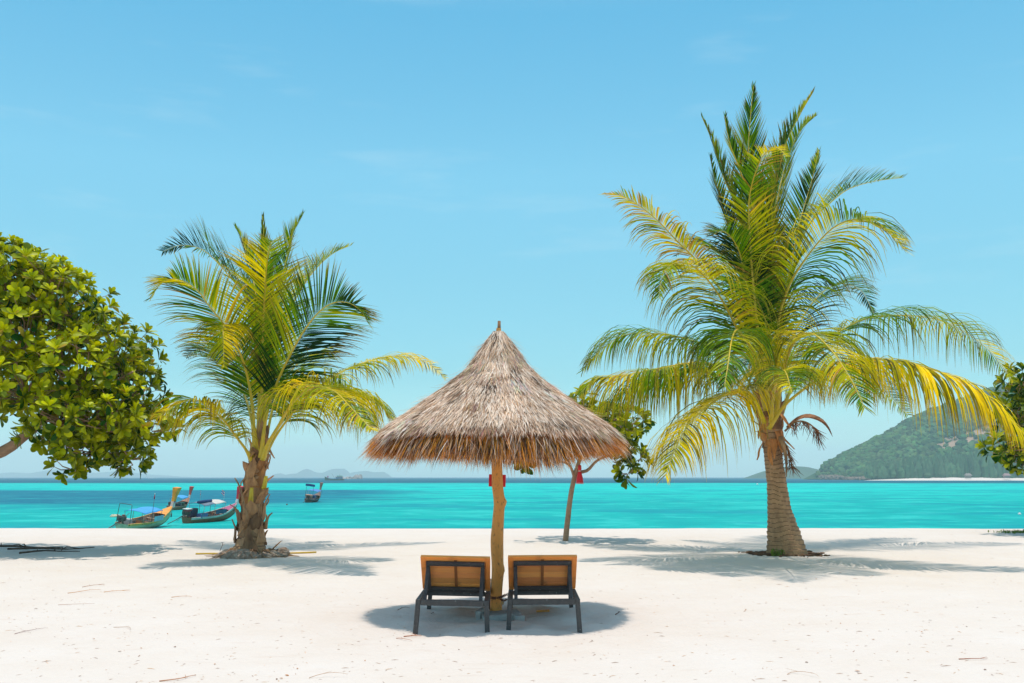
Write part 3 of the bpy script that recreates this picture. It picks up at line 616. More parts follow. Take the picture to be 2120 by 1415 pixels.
# ------------------------------------------------------------------ thatched parasol
random.seed(11)
bU = onG(1027, 1272); dU = bU.y; mU = dU/F; axx = W(1032, 900, dU).x
par = empty('thatched_parasol', bU, 'conical thatched beach parasol on a crooked tree-trunk pole above two loungers', 'parasol')
zy = lambda y: W(1032, y, dU).z
PR = [(684, 3), (700, 14), (729, 35), (751, 49), (770, 66), (790, 89), (814, 121), (844, 164), (880, 217), (905, 243), (925, 252), (945, 257)]
pz = [zy(y) for y, _ in PR][::-1]; pr = [r*mU for _, r in PR][::-1]
rad = lambda z: interp(z, pz, pr)
shell = MB(); lev = [(zy(y), max(.01, r*mU-.05)) for y, r in PR[:9]] + [(zy(902), 236*mU)]
n = 64; V = []
for z, r in lev:
    for k in range(n): a = 2*math.pi*k/n; V.append((axx+math.cos(a)*r, dU+math.sin(a)*r, z))
for z, r in [(zy(904), 230*mU)] + [(z-.05, max(.004, r-.03)) for z, r in lev[::-1][1:]]:
    for k in range(n): a = 2*math.pi*k/n; V.append((axx+math.cos(a)*r, dU+math.sin(a)*r, z))
m_ = len(V)//n
shell.add(V, [(i*n+k, i*n+(k+1) % n, (i+1)*n+(k+1) % n, (i+1)*n+k) for i in range(m_-1) for k in range(n)])
th = shell.build('thatch', M['thatchbase'], par, True, bU)
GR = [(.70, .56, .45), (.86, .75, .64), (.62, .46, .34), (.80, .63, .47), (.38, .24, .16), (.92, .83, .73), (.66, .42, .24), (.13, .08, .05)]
OR = [(.95, .44, .06), (.75, .32, .04), (.98, .52, .12), (.42, .18, .05), (.75, .45, .20)]
tb_ = MB()
def blade(mb, a, z, r, L, wd, lift, yaw, colr, vert=0., curl=.0):
    """one straw: starts at (a, z, r) on the cone, runs down its slope"""
    dz = .03; sl_ = (rad(z-dz)-rad(z+dz))/(2*dz); sl_ = max(.15, min(2.2, sl_))*(1-vert)
    o = Vector((math.cos(a), math.sin(a), 0)); tg = Vector((-math.sin(a), math.cos(a), 0))
    d = (o*sl_ + Vector((0, 0, -1)) + tg*yaw).normalized(); nn = d.cross(tg).normalized()
    if nn.z < 0: nn = -nn
    d = (d + nn*lift).normalized()
    p = Vector((axx, dU, z)) + o*r; wv = (tg + nn*random.uniform(-.5, .5)).normalized()*wd
    q = p + d*L*.6; e_ = p + d*L + Vector((0, 0, -curl*L)) + tg*random.gauss(0, .015)
    mb.add([p-wv, p+wv, q+wv*.8, q-wv*.8, e_], [(0, 1, 2, 3), (3, 2, 4)], colr)
courses = np.linspace(zy(902), zy(690), 40)
for ci, z0_ in enumerate(courses):
    r = rad(z0_); nb = int(2*math.pi*r*235)+50
    for k in range(nb):
        a = random.uniform(0, 6.2832); z = z0_ + random.uniform(-.02, .02) + .06*noise.noise((math.cos(a)*2.5, math.sin(a)*2.5, ci*.9))
        z += .09   # root of the straw sits above its course
        if z > zy(686): z = zy(686) - random.random()*.03
        ln = random.uniform(.11, .22); 
        clump = noise.noise((math.cos(a)*4, math.sin(a)*4, z*5))
        c = GR[min(7, int(abs(random.gauss(0, 3.0))))]; q = random.uniform(.8, 1.15)*(1+.25*clump)
        if clump < -.36 and random.random() < .4: c = (.12, .08, .06)
        blade(tb_, a, z, rad(z)+.01+random.uniform(-.01, .03), ln, random.uniform(.003, .0062), random.uniform(-.02, .12), random.gauss(0, .22), tuple(x*q for x in c))
for k in range(1500):      # loose straws lifting off the cover
    a = random.uniform(0, 6.2832); z = random.uniform(zy(925), zy(690)); c = random.choice(GR[2:7])
    blade(tb_, a, z, rad(z)+.01, random.uniform(.12, .3), .0028, random.uniform(.15, .6), random.gauss(0, .45), c, curl=random.uniform(-.1, .3))
for k in range(60):        # sagging tufts that stand proud of the cover
    a0 = random.uniform(0, 6.2832); z0_ = random.uniform(zy(905), zy(720)); m_ = random.randint(30, 70); c0 = random.choice(GR[:6]); q0 = random.uniform(.6, 1.05)
    for j in range(m_):
        a = a0+random.gauss(0, .05)/max(.3, rad(z0_)); z = z0_+random.gauss(0, .02)
        blade(tb_, a, z, rad(z)+random.uniform(.02, .05), random.uniform(.12, .24), .005, random.uniform(.0, .15), random.gauss(0, .2), tuple(x*q0*random.uniform(.8, 1.15) for x in c0))
tb_.build('straw_cover', M['thatch'], th, True, bU)
sk = MB()
def eave(a): return 1.7*EV(a)
def EV(a): return .05*noise.noise((math.cos(a)*1.3, math.sin(a)*1.3, 4)) + .035*noise.noise((math.cos(a)*5, math.sin(a)*5, 7)) + .022*noise.noise((math.cos(a)*14, math.sin(a)*14, 2))
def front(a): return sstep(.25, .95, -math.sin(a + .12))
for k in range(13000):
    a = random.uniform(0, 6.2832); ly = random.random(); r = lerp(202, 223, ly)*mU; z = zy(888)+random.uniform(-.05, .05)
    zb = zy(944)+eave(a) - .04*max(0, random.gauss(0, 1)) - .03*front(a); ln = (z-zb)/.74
    c = random.choice(OR if ly < .62 or random.random() < .5 else GR[:7]); q = random.uniform(.5, 1.15); c = GR[7] if random.random() < .08+.22*front(a) else c  # more dark straws towards the front, coloured to read as the shadow gap
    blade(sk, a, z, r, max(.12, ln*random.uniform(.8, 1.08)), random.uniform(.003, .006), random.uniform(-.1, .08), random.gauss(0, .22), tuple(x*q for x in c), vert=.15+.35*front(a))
for k in range(9000):      # outer grey layer: hangs low at the sides, stops short at the front
    a = random.uniform(0, 6.2832); z = zy(892)+random.uniform(-.06, .12)
    z += .05*noise.noise((a*1.5, 3, 0)); ln = random.uniform(.12, .22) + max(0, eave(a+1))*1.2
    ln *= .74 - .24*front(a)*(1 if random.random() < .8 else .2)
    c = random.choice(GR[:6]); q = random.uniform(.75, 1.1)
    blade(sk, a, z, rad(z)+random.uniform(-.01, .02), ln, random.uniform(.003, .006), random.uniform(-.05, .05), random.gauss(0, .2), tuple(x*q for x in c), vert=.0)
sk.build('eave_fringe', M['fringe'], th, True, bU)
un = MB()                 # straw seen from below
for k in range(11000):
    a = random.uniform(0, 6.2832); z = random.uniform(zy(900), zy(760)); c = random.choice(OR); q = random.uniform(.7, 1.2)
    blade(un, a, z, max(.05, rad(z)-.085+random.uniform(-.01, .01)), random.uniform(.15, .35), .006, 0, random.gauss(0, .15), tuple(x*q for x in c))
un.build('straw_lining', M['fringe'], th, True, bU)
# pole
mb = MB(); pp = [(1027,1280,0),(1027,1272,0),(1028,1235,0),(1030,1190,0),(1029.5,1150,0),(1029.5,1110,0),(1032,1070,0),(1033.5,1045,0),(1032,1025,0),(1029.5,1003,0),(1028.5,960,0),(1029,900,0),(1031,820,0),(1032,720,0),(1032.5,680,0)]
P, _ = crom([W(x, y, dU) for x, y, _ in pp], 90)
zz_ = [W(1032, y, dU).z for y in (1280, 1190, 1110, 1065, 1045, 1010, 960, 900, 800, 680)]; rr_ = [11.8, 12.0, 12.8, 11.6, 11, 11.5, 11, 10.5, 9, 5]
rl = [interp(p.z, zz_, rr_)*mU*(1+.06*noise.noise((p.z*5, 0, 0))) for p in P]
V = []; na = 20
for i, p in enumerate(P):
    for k in range(na):
        a = 2*math.pi*k/na; q = rl[i]*(1+.10*noise.noise((math.cos(a)*1.2, math.sin(a)*1.2, p.z*3)))
        kn = math.exp(-((p.z-W(1040, 1040, dU).z)**2)/.0016)*max(0, math.cos(a))**4*.028
        kn += math.exp(-((p.z-W(1040, 1180, dU).z)**2)/.0012)*max(0, math.cos(a))**6*.014
        V.append((p.x+math.cos(a)*(q+kn), p.y+math.sin(a)*q, p.z))
mb.add(V, [(i*na+k, i*na+(k+1) % na, (i+1)*na+(k+1) % na, (i+1)*na+k) for i in range(len(P)-1) for k in range(na)])
mb.build('pole', M['pole'], par, True, bU)
mb = MB(); mb.tube([W(1033, 690, dU), W(1033.5, 665, dU)], [.022, .017], 8); mb.build('finial', M['bark'], par, True, bU)
for k in range(10):
    a = k*math.pi*2/10+.2; mb = MB(); o = Vector((math.cos(a), math.sin(a), 0)); mb.tube([Vector((axx, dU, zz0)) + o*max(.03, rad(zz0)-.11) for zz0 in [lerp(zy(705), zy(898), q_/9) for q_ in range(10)]], .018, 7); mb.build('rafter', M['pole'], par, True, bU)
mb = MB(); z = zy(906)
mb.bar((axx-.03, dU-.09, z), (axx+.17, dU-.07, z-.005), .04, .035, bev=.006); mb.build('cross_brace', M['pole'], par, False, bU)
mb = MB(); c = W(1029.5, 995.5, dU+.09); mb.box(c, (35*mU, .014, 25*mU), Matrix.Rotation(R(2), 3, 'Y'), bev=.002)
sbd = mb.build('sign_board', M['red'], par, False, bU); sbd['label'] = 'plain red board fixed behind the pole'

# ------------------------------------------------------------------ sun loungers (built in local space: x right, y towards the sea, z up, origin under the rear edge)
def make_lounger(loc, rot, label, boards, seed):
    random.seed(seed); t = empty('sun_lounger', loc, label, 'sun lounger', 'wooden sun loungers under the parasol', rot)
    hw = .365; zf = .285; LEN = 1.95; hy, tz, ty = .80, .685, .36     # hinge y, top z, top y
    def leg(x, y, dx):
        mb = MB(); mb.bar((x, y, zf-.02), (x+dx, y-.01, -.06), .048, .052, up=(0, 1, 0), bev=.005); mb.build('leg', M['metal'], t, False)
    for x, s in ((-hw+.025, -1), (hw-.025, 1)): leg(x, .03, s*.018); leg(x, LEN-.25, s*.018)
    mb = MB(); zt = zf-.025
    for x in (-hw+.025, hw-.025): mb.bar((x, 0, zt), (x, LEN, zt), .05, .052, bev=.005)
    for y in (.028, LEN-.028): mb.bar((-hw+.052, y, zt-.002), (hw-.052, y, zt-.002), .052, .056, bev=.005)
    mb.bar((-hw+.052, hy+.02, zt-.004), (hw-.052, hy+.02, zt-.004), .05, .046, bev=.005)
    mb.build('frame', M['metal'], t, False)
    # backrest: planks on the front of a dark frame
    hb = Vector((0, hy, zf+.03)); tp = Vector((0, ty, tz)); u = (tp-hb).normalized(); nrm = Vector((0, -u.z, u.y)).normalized()   # nrm looks back at the camera
    if nrm.y > 0: nrm = -nrm
    Lb = (tp-hb).length; bk = MB(); nb = boards; ph = Lb/nb
    rot3 = Matrix((Vector((1, 0, 0)), u, Vector((1, 0, 0)).cross(u))).transposed()
    for k in range(nb):
        q = random.uniform(.78, 1.15); cc = (q, q*random.uniform(.85, 1.05), q)
        bk.box(hb + u*(ph*(k+.5)) - nrm*.004, (hw*2-.012+random.uniform(-.004, .004), ph-.007, .02), rot3, cc, bev=.003)
    back = bk.build('backrest', M['plank'], t, False)
    e = MB()
    for s in (-1, 1): e.box(hb + u*(Lb/2) + Vector((s*(hw-.003-.025), 0, 0)) + nrm*.0105, (.05, Lb-.006, .009), rot3, (1.15, .9, .7), bev=.002)
    e.box(hb + u*(Lb-.022) + nrm*.0105, (hw*2-.112, .044, .009), rot3, (1.25, 1.0, .75), bev=.002)
    e.build('backrest_trim', M['plank'], back, False)
    mt = MB(); mt.box(hb + u*(Lb*.5) + nrm*.0085, (.03, Lb-.1, .006), rot3, (.35, .3, .28)); mt.build('batten', M['plank'], back, False)
    fr = MB(); hi = hw-.062
    fr.box(hb+u*(Lb-.085)+nrm*.034, (hi*2, .04, .036), rot3, bev=.004)
    fr.box(hb+u*(.03)+nrm*.034, (hi*2, .05, .036), rot3, bev=.004)
    for s in (-1, 1): fr.box(hb+u*(Lb*.5-.03)+Vector((s*(hi-.018), 0, 0))+nrm*.0335, (.036, Lb-.166, .034), rot3, bev=.004)
    fr.build('backrest_frame', M['metal'], back, False)
    for s in (-1, 1):
        pr_ = MB(); x = s*(hi-.02); a = hb+u*(Lb-.10)+nrm*.07; pr_.bar((x, a.y, a.z), (x*.985, .07, zf-.03), .014, .036, up=(1, 0, 0), bev=.003); pr_.build('prop', M['metal'], t, False)
    st = MB(); ns = 11
    for k in range(ns):
        y0 = hy+.03+(LEN-hy-.03)*k/ns; st.box((0, y0+(LEN-hy)/ns/2, zf+.013), (hw*2-.01, (LEN-hy-.03)/ns-.008, .02), None, (random.uniform(.85, 1.1),)*3, bev=.003)
    st.build('seat', M['plank'], t, False)
    return t
a = G(934.5, 1305); b = G(1126.5, 1302)
make_lounger((a.x, a.y, .0), (0, R(1.3), R(.3)), 'left one of two wooden loungers, its backrest tilting down towards the pole', 6, 2)
make_lounger((b.x, b.y, .0), (0, R(-.5), R(-.6)), 'right one of two wooden loungers, its raised backrest level', 6, 4)
# chain and padlock
def chain(pts, n):
    P, _ = crom(pts, n); mb = MB()
    for i in range(n-1):
        c = (P[i]+P[i+1])/2; t = (P[i+1]-P[i]).normalized(); s = t.cross(Vector((0, 0, 1))).normalized(); u_ = s.cross(t)
        if i % 2: s = u_
        l = (P[i+1]-P[i]).length*.82; ring = [c + t*(l*math.cos(q))+s*(l*.5*math.sin(q)) for q in [k*math.pi/4 for k in range(9)]]
        mb.tube(ring, .0035, 5, cap=False)
    return mb
mb = chain([W(1009, 1236, 10.55), W(1018, 1238, 10.6), W(1027, 1239, 10.86), W(1036, 1237, 10.78), W(1045, 1233, 10.6), W(1056, 1230, 10.5)], 24)
for v in chain([W(1036, 1242, 10.8), W(1043, 1244, 10.7), W(1050, 1241, 10.6)], 8).v: pass
c2 = chain([W(1036, 1241, 10.8), W(1043, 1244, 10.7), W(1050, 1241, 10.6)], 8); mb.add(c2.v, c2.f)
tag(mb.build('chain', M['rust']), 'rusty chain tying the loungers to the parasol pole', 'chain')
pl_ = W(1040, 1249, 10.72); pd = empty('padlock', pl_, 'small brass padlock hanging from the rusty chain', 'padlock')
mb = MB(); mb.box((0, 0, 0), (.032, .016, .036), Matrix.Rotation(R(12), 3, 'Y'), bev=.004); mb.build('lock_body', M['brass'], pd, False)
mb = MB(); mb.tube([(-.009, 0, .016), (-.009, 0, .034), (0, 0, .042), (.009, 0, .034), (.009, 0, .016)], .003, 6); mb.build('shackle', M['rust'], pd)
# footing round the pole, wooden offcut
p = onG(1040, 1277); mb = MB(); mb.box((0, 0, .0), (.42, .30, .07), bev=.012)
o = mb.build('concrete_slab', M['concrete'], None, False); o.location = (p.x-.02, p.y+.02, p.z+.012); o.rotation_euler = (R(2), R(-3), R(8)); tag(o, 'half-buried grey concrete slab at the foot of the parasol pole', 'slab')
p = onG(1070, 1279); mb = MB(); mb.box((0, 0, .0), (.11, .28, .09), bev=.012)
o = mb.build('concrete_block', M['concrete'], None, False); o.location = (p.x, p.y, p.z+.02); o.rotation_euler = (R(3), 0, R(14)); tag(o, 'small concrete block beside the right lounger leg', 'block')
p = onG(996, 1275); mb = MB(); mb.box((0, 0, .0), (.06, .26, .11), bev=.01)
o = mb.build('concrete_block', M['concrete'], None, False); o.location = (p.x, p.y, p.z+.03); o.rotation_euler = (R(3), 0, R(-14)); tag(o, 'upright concrete block under the left lounger near the pole', 'block')
p = onG(1124, 1263); mb = MB(); mb.box((0, 0, .0), (.15, .05, .022), bev=.003)
o = mb.build('wood_offcut', M['pole'], None, False); o.location = (p.x, p.y, p.z+.012); o.rotation_euler = (0, R(-2), R(3)); tag(o, 'short pale wooden offcut lying under the right lounger', 'wood')
p = onG(790, 1240)

# ------------------------------------------------------------------ long-tail boats. local: x from stern to bow, z=0 waterline
def hullf(t, L, beam):
    hb = beam*.5*(math.sin(math.pi*min(1, (.30+.72*t)))**.75 if t < .96 else math.sin(math.pi*.991)**.75)
    if t < .35: hb = beam*.5*lerp(.62, .97, sstep(0, .35, t))
    else: hb = beam*.5*.985*max(.0, 1-((t-.35)/.65)**2.4)
    sheer = .42 + .10*(1-t)**2 + .75*max(0, t-.40)**2*2.9 ; keel = -.25 + .9*max(0, t-.72)**2*6
    return hb, sheer, min(keel, sheer-.12)
def longtail(px, py, yaw, L, beam, label, prow, band, hullc, inner, trim, deck, canopy=None, canopy2=None, engine=True, flags=(), frame=None, mast=False, seats=True, sc=1.0, props=(), ecol=(.1, .08, .07), etop=None, canfrom=.2, canto=.6, canz=1.25, heel=7):
    loc = G(px, py, SEA); random.seed(int(px)); t = empty('longtail_boat', loc, label, 'boat', 'wooden long-tail boats off the beach', (R(heel), R(-3), R(yaw))); t.scale = (sc,)*3
    n = 30; X = lambda q: q*L
    hm = MB(); V = []; m = 8
    for i in range(n+1):
        q = i/n; hb, sh, ke = hullf(q, L, beam)
        for s in range(-m, m+1):
            g = abs(s)/m; y = hb*(g**.55)*(1 if s > 0 else -1); z = ke + (sh-ke)*g**1.7; x = X(q) + (.35*g*q**6 if q > .8 else 0)
            V.append((x, y, z))
    w_ = 2*m+1; Fs = []; Cs = []
    for i in range(n):
        for s in range(2*m):
            Fs.append((i*w_+s, (i+1)*w_+s, (i+1)*w_+s+1, i*w_+s+1)); g = abs(s+.5-m)/m
            Cs.append(trim if g > .93 else (hullc if g > .55 else tuple(c*.55 for c in hullc)))
    hm.add(V, Fs, Cs); hm.add([V[s] for s in range(w_)], [tuple(range(w_-1, -1, -1))], hullc)
    hull = hm.build('hull', M['hull'], t, True, auto=50)
    im = MB(); V = []
    for i in range(n+1):
        q = i/n; hb, sh, ke = hullf(q, L, beam); hb = max(0, hb-.045); fl = max(.12, ke+.1)
        for y, z in ((-hb, sh-.01), (-hb*.9, lerp(fl, sh, .45)), (-hb*.72, fl), (hb*.72, fl), (hb*.9, lerp(fl, sh, .45)), (hb, sh-.01)): V.append((X(q)+.02, y, z))
    im.add(V, [(i*6+s, i*6+s+1, (i+1)*6+s+1, (i+1)*6+s) for i in range(1, n-1) for s in range(5)], [inner if s != 2 else tuple(min(1, c*1.25) for c in inner) for i in range(1, n-1) for s in range(5)])
    for i in range(3, n-4, 2):       # ribs
        q = i/n; hb, sh, ke = hullf(q, L, beam); hb -= .06
        for s in (-1, 1): im.bar((X(q), s*hb*.75, .16), (X(q), s*hb, sh-.05), .05, .04, up=(1, 0, 0), col=tuple(min(1, c*1.7+.1) for c in inner))
    im.build('inside', M['paint'], hull, True, auto=40)
    gm = MB()
    for s in (-1, 1):
        P = []
        for i in range(n+1):
            q = i/n; hb, sh, ke = hullf(q, L, beam); P.append((X(q) + (.35*q**6 if q > .8 else 0), s*hb, sh+.01))
        gm.tube(P, .035, 6)
    gm.c = [trim]*len(gm.c); gm.build('gunwale', M['paint'], hull)
    if seats:
        for q in (.3, .42, .54, .66):
            hb, sh, ke = hullf(q, L, beam); b_ = MB(); b_.box((X(q), 0, sh-.16), (.2, hb*1.75, .03), col=(.55, .42, .3), bev=.006); b_.build('thwart', M['paint'], t, False)
    # bow deck
    dm = MB(); V = []; q0 = .76
    for i in range(9):
        q = lerp(q0, 1, i/8); hb, sh, ke = hullf(q, L, beam); hb = max(.02, hb-.02); xx = X(q) + .35*q**6
        for g in (-1, -.5, 0, .5, 1): V.append((xx, g*hb, sh+.02+.06*(1-g*g)))
    dm.add(V, [(i*5+s, (i+1)*5+s, (i+1)*5+s+1, i*5+s+1) for i in range(8) for s in range(4)], deck); dm.build('bow_deck', M['paint'], t, True)
    # prow plank
    pw = MB(); hb, sh, ke = hullf(1, L, beam); x0 = X(1)+.28; z0_ = sh-.1
    V = []; lv = [(0, .10, .05), (.25, .09, .05), (.45, .085, .05), (.8, .10, .045), (1.25, .15, .04), (1.5, .175, .035)]
    for k, (h_, wx, wy) in enumerate(lv):
        wx *= 2.1
        cx = x0 + .16*h_ + .07*h_*h_; h_ *= 1.08
        wy = wx*.62; V += [(cx-wx, -wy, z0_+h_), (cx+wx, -wy, z0_+h_), (cx+wx, wy, z0_+h_), (cx-wx, wy, z0_+h_)]
    Fs = [(k*4+s, k*4+(s+1) % 4, (k+1)*4+(s+1) % 4, (k+1)*4+s) for k in range(5) for s in range(4)]+[(20, 21, 22, 23)]
    pw.add(V, Fs, [band]*8 + [prow]*13); pwo = pw.build('prow', M['paint'], t, False)
    rb_ = MB()
    for h_, cc, ww in ((.46, (.55, .02, .3), .12), (.53, (.7, .45, .05), .125), (.40, (.8, .5, .55), .12)):
        ww *= 1.5
        cx = x0+.16*h_+.07*h_*h_; rb_.tube([(cx, 0, z0_+h_-.03), (cx, 0, z0_+h_+.03)], [ww, ww*.95], 10, col=cc)
    rb_.build('ribbon', M['cloth'], pwo)
    if canopy:
        hb, sh, ke = hullf((canfrom+canto)/2, L, beam); cm = MB(); V = []; x0_, x1_ = X(canfrom), X(canto)
        for i in range(9):
            x = lerp(x0_, x1_, i/8)
            for g in range(-4, 5): V.append((x, g/4*hb*1.02, canz + .14*(1-(g/4)**2) - .03*math.sin(i*1.6)*abs(g/4) + .05*(i/8)))
        cm.add(V, [(i*9+s, (i+1)*9+s, (i+1)*9+s+1, i*9+s+1) for i in range(8) for s in range(8)], [(canopy2 if (canopy2 and i >= 4) else canopy) for i in range(8) for s in range(8)])
        co = cm.build('canopy', M['cloth'], t, True); sm = co.modifiers.new('thick', 'SOLIDIFY'); sm.thickness = .03
        for q in (canfrom+.01, (canfrom+canto)/2, canto-.01):
            hb2, sh2, _ = hullf(q, L, beam)
            for s in (-1, 1): b_ = MB(); b_.tube([(X(q), s*hb2*.97, sh2-.1), (X(q), s*hb*.97, canz+.02)], .022, 6, col=(.35, .3, .26)); b_.build('canopy_post', M['paint'], t)
    if frame:
        f = MB(); x, zt, c_ = frame; hb, sh, _ = hullf(.05, L, beam); f.tube([(X(x), -hb, sh-.1), (X(x), -hb*.9, zt-.06), (X(x), -hb*.8, zt), (X(x), hb*.8, zt), (X(x), hb*.9, zt-.06), (X(x), hb, sh-.1)], .024, 6, col=c_); f.build('arch_frame', M['paint'], t)
    if mast:
        f = MB(); x = X(mast); f.tube([(x, -beam*.46, .3), (x-.12, -beam*.45, 2.55)], [.03, .014], 6, col=(.12, .10, .10)); mo = f.build('mast', M['paint'], t)
        f = MB(); f.tube([(x-.11, -beam*.45, 2.28), (x-.13, -beam*.45, 2.6)], [.06, .03], 6, col=(.65, .04, .08)); f.tube([(x-.13, -beam*.45, 2.62), (x-.14, -beam*.45, 2.72)], [.045, .03], 6, col=(.8, .75, .7)); f.build('pennant', M['cloth'], mo)
    if engine:
        hb, sh, _ = hullf(0, L, beam); e = MB(); ez = sh+.38
        e.box((-.05, 0, ez), (.62, .38, .34), col=ecol, bev=.04); e.box((-.32, .02, ez+.05), (.16, .46, .40), col=tuple(c*1.4 for c in ecol), bev=.03)
        for k in range(4): e.tube([(-.2+k*.12, .2, ez+.1), (-.22+k*.12, .28, ez+.02), (-.2+k*.12, .22, ez-.15)], .035, 7, col=(.12, .10, .09))
        e.tube([(.1, -.05, sh-.05), (.02, 0, ez-.1)], .06, 8, col=(.15, .12, .10)); e.ell((-.35, 0, ez), (.06, .22, .22), 12, 8, col=(.05, .05, .05))
        e.box((.18, .05, ez+.22), (.2, .22, .12), col=(.3, .12, .08), bev=.02)
        eo = e.build('engine', M['engine'], t, True, auto=35)
        e = MB(); e.tube([(-.3, 0, ez-.1), (-1.2, .05, ez-.42), (-2.4, .1, ez-.75)], [.05, .04, .03], 8, col=(.09, .08, .08)); e.tube([(-.3, 0, ez-.25), (-1.3, .05, ez-.6)], .02, 6, col=(.3, .25, .2)); e.build('propeller_shaft', M['engine'], eo)
        e = MB(); e.tube([(.2, 0, ez+.05), (1.0, .05, ez+.32)], .022, 6, col=(.1, .09, .08)); e.build('tiller', M['engine'], eo)
        if etop:
            e = MB(); e.box((-.02, 0, ez+.36), (.75, .5, .06), col=etop[0], bev=.02); e.box((-.02, 0, ez+.25), (.70, .46, .16), col=etop[1], bev=.02); e.build('engine_cover', M['paint'], eo, False)
    for fx, fy, fz, h_, yw in flags:
        f = MB(); f.tube([(fx, fy, fz-.1), (fx, fy, fz+h_)], .012, 5, col=(.5, .45, .4)); fo = f.build('flag_pole', M['paint'], t)
        f = MB(); rd, wh, bl = (.62, .02, .04), (.85, .85, .85), (.04, .05, .30)
        rows = [(0, rd), (1/6, wh), (1/3, bl), (2/3, wh), (5/6, rd), (1, rd)]
        dv = Vector((math.cos(R(yw)), math.sin(R(yw)), .35)); hh = .36
        for r_ in range(5):
            zb0, zb1 = rows[r_][0]*hh, rows[r_+1][0]*hh; V = []
            for c_ in range(7):
                g = c_/6; pnt = Vector((fx, fy, fz+h_-hh)) + dv*(.46*g) + Vector((0, .035*math.sin(g*6), 0)); V += [pnt+Vector((0, 0, zb0)), pnt+Vector((0, 0, zb1))]
            f.add(V, [(c_*2, c_*2+2, c_*2+3, c_*2+1) for c_ in range(6)], rows[r_][1])
        f.build('flag', M['cloth'], fo, True)
    for (kind, x, y, z, sx, sy, sz, cc) in props:
        b_ = MB()
        if kind == 'fender': b_.tube([(x, y, z+sz), (x, y, z)], .02, 5, col=(.1, .1, .1)); b_.tube([(x, y, z), (x+.01, y, z-sz*.6)], [.06, .05], 8, col=cc)
        elif kind == 'roll': b_.tube([(x-sx/2, y, z), (x, y, z+.02), (x+sx/2, y, z)], [sy, sy*1.05, sy], 12, col=cc)
        else: b_.box((x, y, z), (sx, sy, sz), col=cc, bev=.02)
        b_.build({'fender': 'fender', 'roll': 'rolled_awning', 'panel': 'side_panel', 'box': 'storage_box'}[kind], M['cloth'] if kind in ('roll', 'panel') else M['paint'], t, kind == 'roll' or kind == 'fender')
    return t
ORG = (1., .33, .012); REDp = (.85, .012, .03); BLU = (.08, .42, .80)
longtail(250, 1099, 83, 7.6, 1.75, 'long-tail boat with a tall orange prow, half hidden by the sand crest', ORG, (.75, .55, .5), (.62, .60, .38), (.34, .22, .15), (.9, .45, .10), (.95, .38, .06), canopy=BLU, frame=(.02, 2.0, (.10, .12, .12)), mast=.40, canfrom=.22, canto=.60, canz=1.22, heel=8,
  props=(('panel', 4.0, -.9, .68, 1.5, .03, .40, (.35, .60, .68)), ('box', 2.2, -.3, .5, .7, .4, .3, (.55, .2, .08)), ('fender', 6.8, -.55, .75, .1, .1, .5, (.08, .08, .08)), ('box', 1.2, .2, .55, .5, .5, .4, (.5, .5, .5))))
longtail(385, 1084, 72, 7.2, 1.7, 'long-tail boat with a dark red prow, white awning and two small flags', REDp, (.75, .68, .68), (.30, .13, .05), (.24, .10, .06), (.60, .60, .56), (.45, .10, .20), canopy=(.20, .26, .33), canopy2=(.75, .70, .62), canfrom=.17, canto=.62, canz=1.55, ecol=(.09, .05, .04), etop=((.75, .7, .66), (.40, .02, .025)),
  flags=((1.9, .2, 1.55, 1.1, -150), (4.5, -.5, .9, 1.6, 70)), props=(('roll', 2.0, -.25, 1.78, 1.9, .13, .1, (.015, .06, .18)), ('panel', 3.9, -.79, .80, 1.6, .03, .36, (.03, .11, .20)), ('box', 1.6, -.45, .62, 1.0, .5, .34, (.08, .14, .34)), ('fender', 6.4, -.45, .8, .1, .1, .4, (.07, .05, .05)), ('box', 1.3, .35, .8, .9, .4, .7, (.04, .05, .10))))
longtail(352, 1057, 90, 7.0, 1.8, 'long-tail boat with a pale red prow moored behind the orange-prowed one', (.75, .07, .045), (.75, .6, .58), (.34, .16, .07), (.20, .13, .08), (.34, .17, .11), (.40, .16, .08), canopy=BLU, canfrom=.25, canto=.62, canz=1.55, ecol=(.10, .035, .03), sc=.9,
  props=(('box', 4.4, 0, .5, .8, .7, .4, (.02, .14, .08)), ('box', 3.2, 0, .45, .7, .7, .3, (.03, .06, .06))))
longtail(637, 1041, 87, 6.8, 1.9, 'long-tail boat seen from its stern, alone on open water under a blue awning', (.42, .18, .14), (.6, .55, .52), (.09, .06, .035), (.30, .20, .13), (.10, .13, .15), (.25, .14, .1), canopy=(.11, .28, .62), canfrom=.28, canto=.66, canz=1.65, frame=(.03, 2.9, (.10, .10, .12)), ecol=(.06, .045, .04), sc=1.0,
  props=(('roll', .2, 0, 2.8, .1, .1, .1, (.03, .08, .25)), ('panel', .2, 0, 2.72, .10, 1.5, .34, (.03, .09, .27)), ('box', .9, .1, 1.0, .9, 1.1, .35, (.62, .36, .22)), ('box', 1.4, -.6, .9, 1.0, .35, .5, (.05, .08, .22)), ('box', .3, .1, .72, .3, .5, .2, (.55, .03, .03)), ('fender', .3, -1.0, .5, .1, .1, .5, (.05, .05, .05))))
# yellow dinghy seen behind the first boat
p = G(239, 1071, SEA); mb = MB(); mb.ell((0, 0, .06), (.55, .26, .20), 14, 8, (.75, .62, .42), j=.15, seed=2)
for k in range(5): mb.box((-.35+k*.17, 0, .24), (.09, .28, .06), col=(.85, .5, .12) if k % 2 else (.8, .78, .7), bev=.02)
o = mb.build('float', M['paint'], None, True); o.location = p; tag(o, 'yellow and white float drifting behind the orange-prowed boat', 'float')
